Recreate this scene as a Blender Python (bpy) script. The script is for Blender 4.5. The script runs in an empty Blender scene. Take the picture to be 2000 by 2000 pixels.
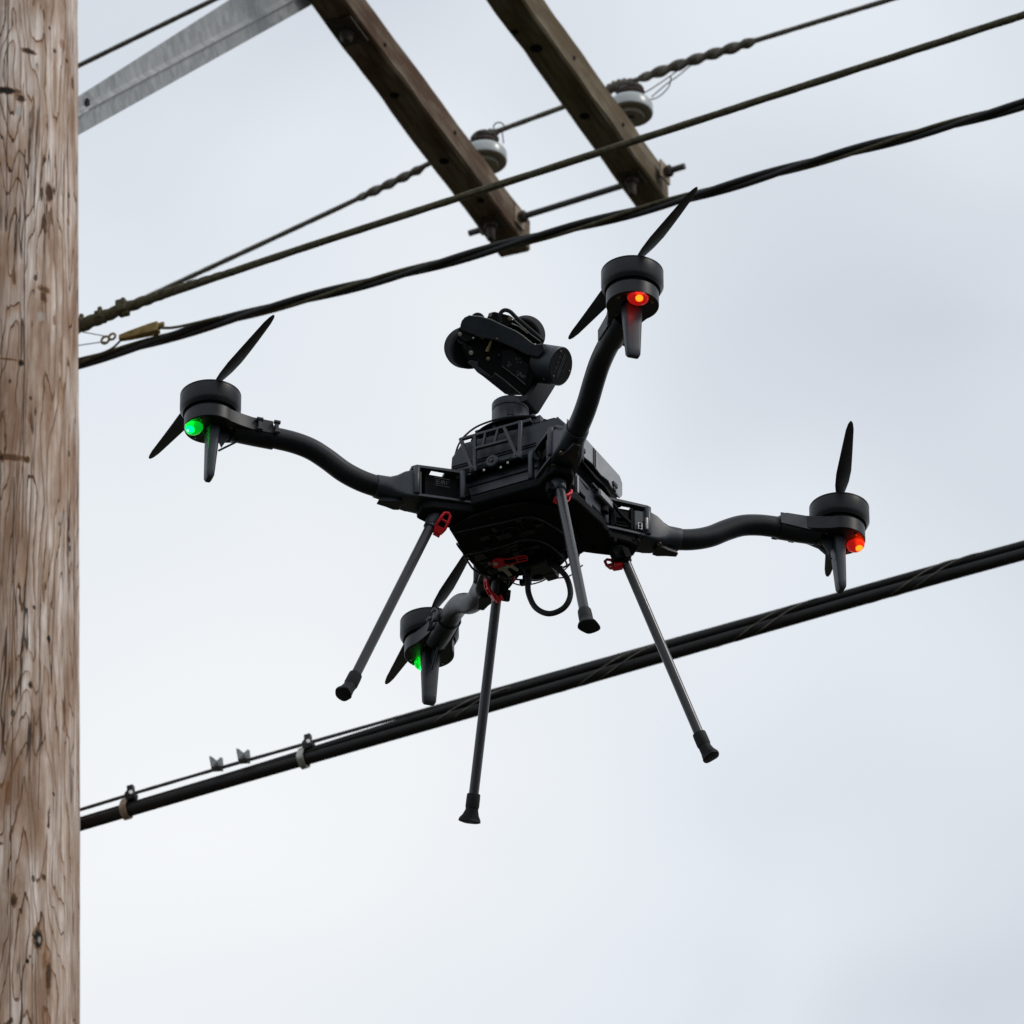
import bpy, bmesh, math, random
from mathutils import Vector, Matrix, Quaternion
random.seed(7)
R = math.radians
sc = bpy.context.scene
col = sc.collection

# ------------------------------------------------------------------ camera
ELEV = 33.4076
cam_d = bpy.data.cameras.new('camera')
cam = bpy.data.objects.new('camera', cam_d)
col.objects.link(cam)
cam.location = (0, 0, 1.6)
cam.rotation_euler = (R(90 + ELEV), 0, 0)
cam_d.sensor_width = 36
cam_d.sensor_fit = 'HORIZONTAL'
cam_d.lens = 36 * 17419 / 2000
cam_d.clip_start = 0.1
cam_d.clip_end = 3000
cam_d.dof.use_dof = True
cam_d.dof.focus_distance = 12.5
cam_d.dof.aperture_fstop = 36
sc.camera = cam

# ------------------------------------------------------------------ world: overcast sky
SUN_EL, SUN_AZ = 44.0, 108.0        # azimuth clockwise from +Y: behind the camera, to the right
w = bpy.data.worlds.new('World'); sc.world = w
w.use_nodes = True
nt = w.node_tree; nt.nodes.clear()
N = nt.nodes.new; LK = nt.links.new
out = N('ShaderNodeOutputWorld'); bg = N('ShaderNodeBackground')
sky = N('ShaderNodeTexSky'); sky.sky_type = 'NISHITA'; sky.sun_disc = False; sky.air_density = 1.0; sky.dust_density = 3.0
sky.sun_elevation = R(SUN_EL); sky.sun_rotation = R(SUN_AZ)
skm = N('ShaderNodeVectorMath'); skm.operation = 'SCALE'; skm.inputs['Scale'].default_value = 1.0
LK(sky.outputs[0], skm.inputs[0])
tc = N('ShaderNodeTexCoord')
mp = N('ShaderNodeMapping'); mp.inputs['Scale'].default_value = (1, 1, 1.3)
mp.inputs['Location'].default_value = (.30, .1, .62)
LK(tc.outputs['Generated'], mp.inputs[0])
n1 = N('ShaderNodeTexNoise'); n1.inputs['Scale'].default_value = 17; n1.inputs['Detail'].default_value = 2.0
n1.inputs['Roughness'].default_value = .42; n1.inputs['Distortion'].default_value = .35
LK(mp.outputs[0], n1.inputs['Vector'])
n2 = N('ShaderNodeTexNoise'); n2.inputs['Scale'].default_value = 3.2; n2.inputs['Detail'].default_value = 2
LK(mp.outputs[0], n2.inputs['Vector'])
# a thin, bright place in the cloud layer
br = N('ShaderNodeVectorMath'); br.operation = 'DISTANCE'
LK(tc.outputs['Generated'], br.inputs[0])
br.inputs[1].default_value = (-.030, .850, .527)
brr = N('ShaderNodeMapRange'); brr.interpolation_type = 'SMOOTHSTEP'
brr.inputs['From Min'].default_value = 0.095; brr.inputs['From Max'].default_value = 0.0
brr.inputs['To Min'].default_value = 0; brr.inputs['To Max'].default_value = .30
LK(br.outputs['Value'], brr.inputs['Value'])
a1 = N('ShaderNodeMath'); a1.operation = 'MULTIPLY_ADD'; a1.inputs[1].default_value = .46; a1.inputs[2].default_value = .055
LK(n1.outputs['Fac'], a1.inputs[0])
a2 = N('ShaderNodeMath'); a2.operation = 'MULTIPLY_ADD'; a2.inputs[1].default_value = .30
LK(n2.outputs['Fac'], a2.inputs[0]); LK(a1.outputs[0], a2.inputs[2])
a3 = N('ShaderNodeMath'); a3.operation = 'ADD'
LK(a2.outputs[0], a3.inputs[0]); LK(brr.outputs[0], a3.inputs[1])
cr = N('ShaderNodeValToRGB')
e = cr.color_ramp.elements
e[0].position = .28; e[0].color = (5.75, 6.25, 7.08, 1)
e[1].position = .80; e[1].color = (9.8, 10.0, 10.15, 1)
m_ = e.new(.52); m_.color = (8.30, 8.78, 9.32, 1)
LK(a3.outputs[0], cr.inputs[0])
mix = N('ShaderNodeMixRGB'); mix.inputs[0].default_value = .94
LK(skm.outputs[0], mix.inputs[1]); LK(cr.outputs[0], mix.inputs[2])
LK(mix.outputs[0], bg.inputs[0]); bg.inputs[1].default_value = .098
LK(bg.outputs[0], out.inputs[0])

sun_d = bpy.data.lights.new('sun', 'SUN'); sun = bpy.data.objects.new('sun', sun_d); col.objects.link(sun)
sun_d.energy = 1.3; sun_d.angle = R(14); sun_d.color = (1, .955, .89)
az, el = R(SUN_AZ), R(SUN_EL)
sv = Vector((math.sin(az) * math.cos(el), math.cos(az) * math.cos(el), math.sin(el)))
sun.rotation_euler = sv.to_track_quat('Z', 'Y').to_euler()

sc.view_settings.view_transform = 'Standard'
sc.view_settings.look = 'None'
sc.view_settings.exposure = 0
sc.view_settings.gamma = 1
sc.render.engine = 'CYCLES'
sc.cycles.max_bounces = 8

# ------------------------------------------------------------------ materials
def nodes(name):
    m = bpy.data.materials.new(name); m.use_nodes = True
    t = m.node_tree
    return m, t, t.nodes['Principled BSDF']

def math_n(t, op, a, b=None, c=None, clamp=False):
    n = t.nodes.new('ShaderNodeMath'); n.operation = op; n.use_clamp = clamp
    for i, v in enumerate((a, b, c)):
        if v is None: continue
        if isinstance(v, (int, float)): n.inputs[i].default_value = v
        else: t.links.new(v, n.inputs[i])
    return n.outputs[0]

def noise_n(t, vec, scale, detail=2, rough=.5, dist=0):
    n = t.nodes.new('ShaderNodeTexNoise')
    n.inputs['Scale'].default_value = scale; n.inputs['Detail'].default_value = detail
    n.inputs['Roughness'].default_value = rough; n.inputs['Distortion'].default_value = dist
    t.links.new(vec, n.inputs['Vector'])
    return n.outputs['Fac']

def map_n(t, vec, scale=(1, 1, 1), loc=(0, 0, 0), rot=(0, 0, 0)):
    n = t.nodes.new('ShaderNodeMapping')
    n.inputs['Scale'].default_value = scale; n.inputs['Location'].default_value = loc; n.inputs['Rotation'].default_value = rot
    t.links.new(vec, n.inputs[0])
    return n.outputs[0]

def mixc(t, fac, a, b):
    n = t.nodes.new('ShaderNodeMixRGB')
    for i, v in enumerate((fac, a, b)):
        if isinstance(v, (int, float)): n.inputs[i].default_value = v
        elif isinstance(v, tuple): n.inputs[i].default_value = (*v, 1)
        else: t.links.new(v, n.inputs[i])
    return n.outputs[0]

def ramp(t, fac, stops):
    n = t.nodes.new('ShaderNodeValToRGB'); el = n.color_ramp.elements
    for i, (p, c) in enumerate(stops):
        x = el[i] if i < 2 else el.new(p)
        x.position = p; x.color = (*c, 1) if isinstance(c, tuple) else (c, c, c, 1)
    t.links.new(fac, n.inputs[0])
    return n.outputs[0]

def objco(t):
    return t.nodes.new('ShaderNodeTexCoord').outputs['Object']

def bump(t, bsdf, h, strength=.3, dist=.002):
    b = t.nodes.new('ShaderNodeBump'); b.inputs['Strength'].default_value = strength; b.inputs['Distance'].default_value = dist
    t.links.new(h, b.inputs['Height']); t.links.new(b.outputs[0], bsdf.inputs['Normal'])

def plastic(name, c, rough=.45, spec=.5, var=.35, scale=60, metallic=0, bmp=0.0, dust=0.0):
    """painted / moulded surface with faint mottling and uneven gloss"""
    m, t, b = nodes(name)
    co = objco(t)
    f = noise_n(t, co, scale, 4, .6)
    c2 = tuple(x * (1 + var) for x in c); c1 = tuple(x * (1 - var) for x in c)
    cc = ramp(t, f, [(.3, c1), (.7, c2)])
    if dust:      # a film of dust and fine scuffs
        sc1 = noise_n(t, map_n(t, co, (1, 3, .6)), 160, 4, .7)
        cc = mixc(t, math_n(t, 'MULTIPLY', ramp(t, sc1, [(.56, 0.0), (.74, 1.0)]), dust), cc, (.075, .075, .075))
    t.links.new(cc, b.inputs['Base Color'])
    r = math_n(t, 'MULTIPLY_ADD', noise_n(t, co, scale * .4, 3), .25, rough - .12)
    t.links.new(r, b.inputs['Roughness'])
    b.inputs['Metallic'].default_value = metallic
    b.inputs['Specular IOR Level'].default_value = spec
    if bmp: bump(t, b, noise_n(t, co, 900, 2), bmp, .0004)
    return m

M = {}
M['black'] = plastic('black_anodised', (.0050, .0064, .0095), .38, .34, bmp=.12, dust=.12)
M['shell'] = plastic('charcoal_shell', (.0150, .0205, .0300), .44, .5, bmp=.2, dust=.18)
M['shell_lit'] = plastic('charcoal_shell_lit', (.025, .031, .042), .45, .55, bmp=.2)  # lighter copy of the charcoal shell, with light painted into its colour
M['side'] = plastic('side_sheen_grey', (.30, .305, .32), .40, .6, var=.12, bmp=.2)  # sheen of the right-hand faces put into a pale base colour
M['matte'] = plastic('matte_black', (.004, .0043, .005), .75, .15)
M['carbon'] = plastic('carbon_tube', (.028, .029, .033), .27, .5, var=.2)
M['prop'] = plastic('prop_composite', (.03, .032, .038), .45, .5)
M['rubber'] = plastic('rubber', (.013, .0135, .015), .7, .3)
M['red'] = plastic('red_plastic', (.62, .008, .018), .42, .4, var=.15)
M['steel'] = plastic('bright_screw', (.62, .60, .56), .32, .5, var=.15, metallic=1)
M['bronze'] = plastic('bronze_screw', (.34, .27, .20), .42, .5, var=.2, metallic=1)
M['silver'] = plastic('silver_plate', (.42, .41, .38), .42, .5, var=.2, metallic=.7)
M['gold'] = plastic('brass_fitting', (.30, .24, .10), .42, .5, metallic=.6)
M['mark'] = plastic('faded_marking', (.10, .10, .10), .6, .3)
M['glass'] = plastic('lens_glass', (.004, .005, .008), .08, .8, var=.05)
M['orange'] = plastic('orange_wire', (.6, .12, .01), .5, .4)
M['wire_alu'] = plastic('weathered_conductor', (.115, .104, .082), .62, .35, var=.5, scale=120)
M['wire_moss'] = plastic('mossy_conductor', (.080, .072, .042), .75, .3, var=.5, scale=90)
M['wire_black'] = plastic('cable_jacket', (.013, .0128, .0132), .55, .35, var=.4, scale=70)
M['cable'] = plastic('black_trunk_jacket', (.008, .0072, .0068), .55, .28, var=.35, scale=30)
M['lash'] = plastic('lashing_steel', (.16, .145, .12), .5, .5, var=.4, metallic=.6)
M['strand'] = plastic('steel_strand', (.07, .07, .068), .55, .4, var=.4, scale=200)
M['porcelain'] = plastic('porcelain', (.44, .47, .47), .30, .6, var=.06, scale=20)
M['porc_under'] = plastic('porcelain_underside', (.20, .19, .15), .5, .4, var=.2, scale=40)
M['rusty'] = plastic('rusty_iron', (.055, .042, .034), .7, .3, var=.6, scale=90)
M['wedge'] = plastic('corroded_bronze', (.22, .155, .05), .6, .35, var=.5, scale=60, metallic=.3)
M['strap'] = plastic('tan_strap', (.27, .20, .14), .55, .4, var=.3, scale=60)

def lamp_mat(name, c, s):
    m, t, b = nodes(name)
    b.inputs['Base Color'].default_value = (*c, 1)
    b.inputs['Emission Color'].default_value = (*c, 1); b.inputs['Emission Strength'].default_value = s
    b.inputs['Roughness'].default_value = .3
    return m
def lens_mat(name, c, s):
    m, t, b = nodes(name)
    b.inputs['Base Color'].default_value = (*c, 1)
    b.inputs['Transmission Weight'].default_value = .75
    b.inputs['IOR'].default_value = 1.25; b.inputs['Roughness'].default_value = .22
    b.inputs['Emission Color'].default_value = (*c, 1); b.inputs['Emission Strength'].default_value = s
    return m
M['red_core'] = lamp_mat('red_led', (1, .22, .01), 22)
M['green_core'] = lamp_mat('green_led', (.22, 1, .16), 20)
M['red_lens'] = lens_mat('red_lens', (1, .02, .015), .28)
M['green_lens'] = lens_mat('green_lens', (.0, .9, .04), .40)

def galvanised():
    m, t, b = nodes('galvanised_steel')
    co = objco(t)
    v = t.nodes.new('ShaderNodeTexVoronoi'); v.inputs['Scale'].default_value = 38; t.links.new(co, v.inputs['Vector'])
    f = noise_n(t, map_n(t, co, (3, 3, 3)), 5, 5, .65)
    c = ramp(t, f, [(.25, (.16, .18, .19)), (.75, (.27, .29, .30))])
    vb = t.nodes.new('ShaderNodeRGBToBW'); t.links.new(v.outputs['Color'], vb.inputs[0]); c = mixc(t, .14, c, vb.outputs[0])
    rust = ramp(t, noise_n(t, co, 9, 5, .7), [(.60, 0.0), (.72, 1.0)])
    c = mixc(t, rust, c, (.24, .18, .135))
    bw = t.nodes.new('ShaderNodeHueSaturation'); bw.inputs['Saturation'].default_value = .45
    t.links.new(c, bw.inputs['Color'])
    t.links.new(bw.outputs[0], b.inputs['Base Color'])
    b.inputs['Metallic'].default_value = .35; b.inputs['Roughness'].default_value = .55
    return m
M['galv'] = galvanised()

def pole_wood():
    m, t, b = nodes('weathered_pole_wood')
    co = objco(t)
    # contour lines of a field stretched along the trunk: cathedral grain and islands
    warp = t.nodes.new('ShaderNodeTexNoise'); warp.inputs['Scale'].default_value = 9; warp.inputs['Detail'].default_value = 3
    t.links.new(map_n(t, co, (1, 1, .35)), warp.inputs['Vector'])
    add = t.nodes.new('ShaderNodeVectorMath'); add.operation = 'MULTIPLY_ADD'
    t.links.new(warp.outputs['Color'], add.inputs[0]); add.inputs[1].default_value = (.035, .035, .05); t.links.new(co, add.inputs[2])
    p = add.outputs[0]
    f0 = noise_n(t, map_n(t, p, (1, 1, .10)), 11, 1.6, .45, .05)
    fine = noise_n(t, map_n(t, p, (1, 1, .14)), 55, 3, .6)
    fld = math_n(t, 'MULTIPLY_ADD', f0, 19.0, math_n(t, 'MULTIPLY', fine, 1.0))
    fr = math_n(t, 'FRACT', fld)
    # broad tone
    tone = noise_n(t, map_n(t, co, (1, 1, .22)), 16, 5, .62)
    base = ramp(t, tone, [(.34, (.30, .180, .120)), (.47, (.53, .395, .315)), (.63, (.84, .735, .670))])
    streak = noise_n(t, map_n(t, co, (1, 1, .035)), 110, 3, .6)
    base = mixc(t, ramp(t, streak, [(.36, .6), (.60, 0.0)]), base, (.24, .155, .10))
    # late-wood line: sharp on one side, fading on the other
    soft = ramp(t, fr, [(.0, .95), (.16, .55), (.50, .0), (.985, .0)])
    sel = ramp(t, noise_n(t, map_n(t, co, (1, 1, .3)), 9, 3, .6), [(.36, .15), (.62, 1.0)])
    c = mixc(t, math_n(t, 'MULTIPLY', soft, sel), base, (.34, .165, .062))
    line = ramp(t, fr, [(.0, 1.0), (.060, 1.0), (.12, .0), (1.0, .0)])
    sel2 = ramp(t, noise_n(t, map_n(t, co, (1, 1, .25), (4, 1, 2)), 15, 4, .7), [(.40, .30), (.56, 1.0)])
    c = mixc(t, math_n(t, 'MULTIPLY', line, sel2), c, (.085, .032, .015))
    # drying cracks
    ck = noise_n(t, map_n(t, p, (1, 1, .022), (3, 7, 1)), 34, 2, .5)
    ckl = math_n(t, 'ABSOLUTE', math_n(t, 'SUBTRACT', ck, .5))
    ckm = ramp(t, ckl, [(.0, 1.0), (.006, 1.0), (.012, 0.0)])
    cksel = ramp(t, noise_n(t, map_n(t, co, (1, 1, .3), (9, 3, 5)), 10, 2), [(.50, .0), (.58, .9)])
    ckf = math_n(t, 'MULTIPLY', ckm, cksel)
    c = mixc(t, ckf, c, (.045, .03, .022))
    # long straight checks
    sx = t.nodes.new('ShaderNodeSeparateXYZ'); t.links.new(co, sx.inputs[0])
    wob = math_n(t, 'MULTIPLY', math_n(t, 'SUBTRACT', noise_n(t, map_n(t, co, (0, 0, 1)), 6, 3), .5), .010)
    for (x0, za, zb_, wd_) in ((.020, 12.55, 14.5, .0011), (.059, 11.75, 12.75, .0012), (.040, 10.0, 11.9, .0012), (.012, 11.2, 12.3, .0008), (.095, 11.1, 11.6, .0009)):
        dxx = math_n(t, 'ABSOLUTE', math_n(t, 'SUBTRACT', math_n(t, 'ADD', math_n(t, 'MULTIPLY_ADD', sx.outputs['Z'], -LEAN, sx.outputs['X']), wob), x0 - LEAN * PB.z))
        ink = math_n(t, 'MULTIPLY', math_n(t, 'LESS_THAN', dxx, wd_), math_n(t, 'MULTIPLY', math_n(t, 'GREATER_THAN', sx.outputs['Z'], za), math_n(t, 'LESS_THAN', sx.outputs['Z'], zb_)))
        c = mixc(t, math_n(t, 'MULTIPLY', ink, .85), c, (.05, .032, .024))
    # small pits and gaff marks
    v = t.nodes.new('ShaderNodeTexVoronoi'); v.inputs['Scale'].default_value = 22; v.inputs['Randomness'].default_value = 1
    t.links.new(map_n(t, p, (1, 1, .5)), v.inputs['Vector'])
    sepc = t.nodes.new('ShaderNodeSeparateColor'); t.links.new(v.outputs['Color'], sepc.inputs[0])
    pit = math_n(t, 'MULTIPLY', math_n(t, 'LESS_THAN', v.outputs['Distance'], .10), math_n(t, 'GREATER_THAN', sepc.outputs[0], .62))
    c = mixc(t, math_n(t, 'MULTIPLY', pit, .85), c, (.035, .022, .016))
    # knots with resin stains, at their own places on the trunk
    dn = noise_n(t, co, 120, 4, .7)
    for (kx, ky, kz, rx, rz, cc, st) in KNOTS:
        mpn = map_n(t, co, (1 / rx, 1 / rx, 1 / rz), (-kx / rx, -ky / rx, -kz / rz))
        ln = t.nodes.new('ShaderNodeVectorMath'); ln.operation = 'LENGTH'; t.links.new(mpn, ln.inputs[0])
        dd = math_n(t, 'MULTIPLY_ADD', dn, 1.3, math_n(t, 'SUBTRACT', ln.outputs['Value'], .62))
        k = ramp(t, dd, [(.55, st), (.85, 0.0)])
        if cc[0] < .1 and rx > .006:
            c = mixc(t, ramp(t, dd, [(.8, .75), (1.7, 0.0)]), c, (.26, .12, .045))
        c = mixc(t, k, c, cc)
    t.links.new(c, b.inputs['Base Color'])
    b.inputs['Roughness'].default_value = .8; b.inputs['Specular IOR Level'].default_value = .25
    h = math_n(t, 'SUBTRACT', math_n(t, 'MULTIPLY', streak, .5), math_n(t, 'ADD', math_n(t, 'MULTIPLY', line, .6), math_n(t, 'MULTIPLY', ckf, 2.0)))
    bump(t, b, h, 1.0, .006)
    return m

def arm_wood(name, dark, mid, light, stain):
    m, t, b = nodes(name)
    co = objco(t)          # timber runs along local Y
    g = noise_n(t, map_n(t, co, (1, .05, 1)), 60, 5, .65, .3)
    bl = noise_n(t, map_n(t, co, (1, .30, 1)), 13, 5, .65)
    c = ramp(t, g, [(.28, dark), (.5, mid), (.74, light)])
    c = mixc(t, ramp(t, bl, [(.42, 0.0), (.62, .9)]), c, stain)
    gr = noise_n(t, map_n(t, co, (1, .025, 1), (2, 0, 3)), 85, 3, .6)
    c = mixc(t, ramp(t, gr, [(.60, 0.0), (.66, .7)]), c, tuple(x * .3 for x in dark))
    li = noise_n(t, map_n(t, co, (1, .5, 1), (5, 1, 1)), 22, 5, .7)
    c = mixc(t, ramp(t, li, [(.58, 0.0), (.75, .5)]), c, (.20, .185, .135))
    t.links.new(c, b.inputs['Base Color'])
    b.inputs['Roughness'].default_value = .85; b.inputs['Specular IOR Level'].default_value = .2
    bump(t, b, g, .6, .004)
    return m
M['arm_a'] = arm_wood('weathered_timber', (.085, .060, .038), (.19, .145, .10), (.31, .26, .205), (.075, .036, .018))
M['arm_b'] = arm_wood('weathered_timber_olive', (.085, .066, .042), (.185, .15, .10), (.29, .25, .19), (.10, .07, .035))

def ground_mat():
    m, t, b = nodes('grass_and_dirt')
    co = objco(t)
    c = ramp(t, noise_n(t, co, .35, 8, .7), [(.35, (.022, .028, .012)), (.65, (.045, .040, .026))])
    t.links.new(c, b.inputs['Base Color']); b.inputs['Roughness'].default_value = .95
    return m
M['ground'] = ground_mat()

# ------------------------------------------------------------------ mesh helpers
def frame(o=(0, 0, 0), x=None, z=None):
    """4x4 with origin o, local Z along z, local X near x"""
    z = Vector(z or (0, 0, 1)).normalized()
    x = Vector(x) if x is not None else (Vector((1, 0, 0)) if abs(z.x) < .9 else Vector((0, 1, 0)))
    x = (x - z * x.dot(z)).normalized(); y = z.cross(x)
    m = Matrix((x, y, z)).transposed().to_4x4(); m.translation = Vector(o)
    return m

class MB:
    def __init__(s): s.v = []; s.f = []; s.m = []
    def add(s, vs, fs, mi=0):
        n = len(s.v); s.v += [Vector(q) for q in vs]; s.f += [tuple(i + n for i in q) for q in fs]; s.m += [mi] * len(fs)
    def box(s, c, size, T=None, mi=0):
        x, y, z = (q / 2 for q in size); c = Vector(c)
        vs = [c + Vector((sx * x, sy * y, sz * z)) for sz in (-1, 1) for sy in (-1, 1) for sx in (-1, 1)]
        if T: vs = [T @ q for q in vs]
        s.add(vs, [(0, 2, 3, 1), (4, 5, 7, 6), (0, 1, 5, 4), (1, 3, 7, 5), (3, 2, 6, 7), (2, 0, 4, 6)], mi); return s
    def prism(s, pts, z0, z1, T=None, mi=0, top=1.0):
        """outline in local XY extruded in local Z; top scales the outline at z1 about its centre"""
        a = sum((pts[i][0] * pts[(i + 1) % len(pts)][1] - pts[(i + 1) % len(pts)][0] * pts[i][1]) for i in range(len(pts)))
        if a < 0: pts = pts[::-1]
        if z1 < z0: z0, z1 = z1, z0
        n = len(pts); cx = sum(p[0] for p in pts) / n; cy = sum(p[1] for p in pts) / n
        vs = [Vector((p[0], p[1], z0)) for p in pts] + [Vector((cx + (p[0] - cx) * top, cy + (p[1] - cy) * top, z1)) for p in pts]
        if T: vs = [T @ q for q in vs]
        s.add(vs, [tuple(range(n))[::-1], tuple(range(n, 2 * n))] + [(i, (i + 1) % n, n + (i + 1) % n, n + i) for i in range(n)], mi); return s
    def lathe(s, prof, T=None, n=40, mi=0):
        """closed profile [(r, z)...] round local Z; ends capped"""
        vs = []; fs = []
        for r, z in prof:
            for k in range(n):
                a = 2 * math.pi * k / n; vs.append(Vector((r * math.cos(a), r * math.sin(a), z)))
        for i in range(len(prof) - 1):
            for k in range(n):
                fs.append((i * n + k, i * n + (k + 1) % n, (i + 1) * n + (k + 1) % n, (i + 1) * n + k))
        if prof[-1][1] < prof[0][1]: fs = [q[::-1] for q in fs]
        up = prof[-1][1] >= prof[0][1]
        b0 = tuple(range(n)); b1 = tuple(range((len(prof) - 1) * n, len(prof) * n))
        fs += [b0[::-1], b1] if up else [b0, b1[::-1]]
        if T: vs = [T @ q for q in vs]
        s.add(vs, fs, mi); return s
    def tube(s, pts, r, n=14, mi=0, closed=False, flat=None):
        """tube through pts; r scalar or list; flat=(dir, factor) squashes the section"""
        pts = [Vector(p) for p in pts]; m = len(pts)
        rs = r if isinstance(r, (list, tuple)) else [r] * m
        vs = []; fs = []; up = None
        for i, p in enumerate(pts):
            if closed: t = pts[(i + 1) % m] - pts[i - 1]
            else: t = pts[min(i + 1, m - 1)] - pts[max(i - 1, 0)]
            t.normalize()
            if up is None: up = Vector((0, 0, 1)) if abs(t.z) < .9 else Vector((1, 0, 0))
            up = (up - t * up.dot(t)).normalized(); sd = t.cross(up)
            for k in range(n):
                a = 2 * math.pi * k / n
                vs.append(p + (sd * math.cos(a) + up * math.sin(a)) * rs[i])
        last = m if closed else m - 1
        for i in range(last):
            j = (i + 1) % m
            for k in range(n): fs.append((i * n + k, i * n + (k + 1) % n, j * n + (k + 1) % n, j * n + k))
        if not closed: fs += [tuple(range(n))[::-1], tuple(range((m - 1) * n, m * n))]
        s.add(vs, fs, mi); return s
    def ball(s, c, r, T=None, n=16, mi=0):
        rr = r if isinstance(r, (tuple, list)) else (r, r, r)
        vs = []; fs = []; c = Vector(c); h = n // 2
        for i in range(1, h):
            th = math.pi * i / h
            for k in range(n):
                a = 2 * math.pi * k / n
                vs.append(c + Vector((rr[0] * math.sin(th) * math.cos(a), rr[1] * math.sin(th) * math.sin(a), rr[2] * math.cos(th))))
        t0 = len(vs); vs += [c + Vector((0, 0, rr[2])), c - Vector((0, 0, rr[2]))]
        for i in range(h - 2):
            for k in range(n): fs.append((i * n + k, (i + 1) * n + k, (i + 1) * n + (k + 1) % n, i * n + (k + 1) % n))
        for k in range(n):
            fs.append((t0, k, (k + 1) % n)); fs.append((t0 + 1, (h - 2) * n + (k + 1) % n, (h - 2) * n + k))
        if T: vs = [T @ q for q in vs]
        s.add(vs, fs, mi); return s
    def build(s, name, mats, parent=None, bevel=0, smooth=35, T=None):
        me = bpy.data.meshes.new(name)
        vs = [T @ q for q in s.v] if T else s.v
        me.from_pydata([tuple(q) for q in vs], [], s.f)
        for m in (mats if isinstance(mats, (list, tuple)) else [mats]): me.materials.append(m)
        me.polygons.foreach_set('material_index', s.m)
        bm = bmesh.new(); bm.from_mesh(me); bmesh.ops.recalc_face_normals(bm, faces=bm.faces); bm.to_mesh(me); bm.free()
        if smooth:
            me.polygons.foreach_set('use_smooth', [True] * len(me.polygons))
            me.set_sharp_from_angle(angle=R(smooth))
        o = bpy.data.objects.new(name, me); col.objects.link(o)
        if parent: o.parent = parent
        if bevel:
            b = o.modifiers.new('bevel', 'BEVEL'); b.width = bevel; b.segments = 2; b.limit_method = 'ANGLE'; b.angle_limit = R(40)
        return o

def tag(o, label, cat, group=None, kind=None):
    o['label'] = label; o['category'] = cat
    if group: o['group'] = group
    if kind: o['kind'] = kind
    return o
def empty(name, loc, rz=0):
    o = bpy.data.objects.new(name, None); o.empty_display_size = .1; col.objects.link(o)
    o.location = loc; o.rotation_euler = (0, 0, rz); return o

def catmull(pts, step):
    pts = [Vector(p) for p in pts]; P = [pts[0] * 2 - pts[1]] + pts + [pts[-1] * 2 - pts[-2]]
    res = []
    for i in range(1, len(P) - 2):
        p0, p1, p2, p3 = P[i - 1], P[i], P[i + 1], P[i + 2]
        n = max(2, int((p2 - p1).length / step))
        for k in range(n):
            t = k / n
            res.append(.5 * ((2 * p1) + (p2 - p0) * t + (2 * p0 - 5 * p1 + 4 * p2 - p3) * t * t + (3 * p1 - p0 - 3 * p2 + p3) * t ** 3))
    res.append(pts[-1]); return res
def smooth_line(pts, k=3):
    """relax measured points so that a taut wire has no kinks"""
    pts = [Vector(p) for p in pts]
    for _ in range(k):
        q = pts[:]
        for i in range(1, len(pts) - 1):
            a, b = pts[i - 1], pts[i + 1]; t = (pts[i] - a).length / ((pts[i] - a).length + (b - pts[i]).length)
            q[i] = pts[i] * .5 + (a.lerp(b, t)) * .5
        pts = q
    return pts
def twisted(mb, path, r, lobes=6, depth=.12, pitch=.1, n=24, mi=0, phase=0):
    """a stranded cable: lobed section turning along the path; r scalar or function of arc length"""
    vs = []; fs = []; s_ = 0
    for i, p in enumerate(path):
        t = (path[min(i + 1, len(path) - 1)] - path[max(i - 1, 0)]).normalized()
        up = Vector((0, 0, 1)); up = (up - t * up.dot(t)).normalized(); sd = t.cross(up)
        if i: s_ += (p - path[i - 1]).length
        rr = r(s_) if callable(r) else r
        for k in range(n):
            a = 2 * math.pi * k / n
            q = rr * (1 + depth * math.cos(lobes * (a - 2 * math.pi * s_ / pitch) + phase))
            vs.append(p + (sd * math.cos(a) + up * math.sin(a)) * q)
    for i in range(len(path) - 1):
        for k in range(n): fs.append((i * n + k, i * n + (k + 1) % n, (i + 1) * n + (k + 1) % n, (i + 1) * n + k))
    fs += [tuple(range(n))[::-1], tuple(range((len(path) - 1) * n, len(path) * n))]
    mb.add(vs, fs, mi)
def helix(path, rad, pitch, phase=0, s0=0, wob=0):
    out = []; s_ = s0
    for i, p in enumerate(path):
        t = (path[min(i + 1, len(path) - 1)] - path[max(i - 1, 0)]).normalized()
        up = Vector((0, 0, 1)); up = (up - t * up.dot(t)).normalized(); sd = t.cross(up)
        if i: s_ += (p - path[i - 1]).length
        a = 2 * math.pi * s_ / pitch + phase
        rr = rad(s_) if callable(rad) else rad
        out.append(p + (sd * math.cos(a) + up * math.sin(a)) * rr)
    return out

# ------------------------------------------------------------------ ground
g = MB(); nG = 24; SZ = 1500
for i in range(nG + 1):
    for j in range(nG + 1): g.v.append(Vector((-SZ + 2 * SZ * i / nG, -SZ + 2 * SZ * j / nG, 0)))
for i in range(nG):
    for j in range(nG):
        a = i * (nG + 1) + j; g.f.append((a, a + nG + 1, a + nG + 2, a + 1)); g.m.append(0)
go = g.build('ground', M['ground'], smooth=0)
tag(go, 'flat grassy ground far below the wires', 'ground', kind='structure')

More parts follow.
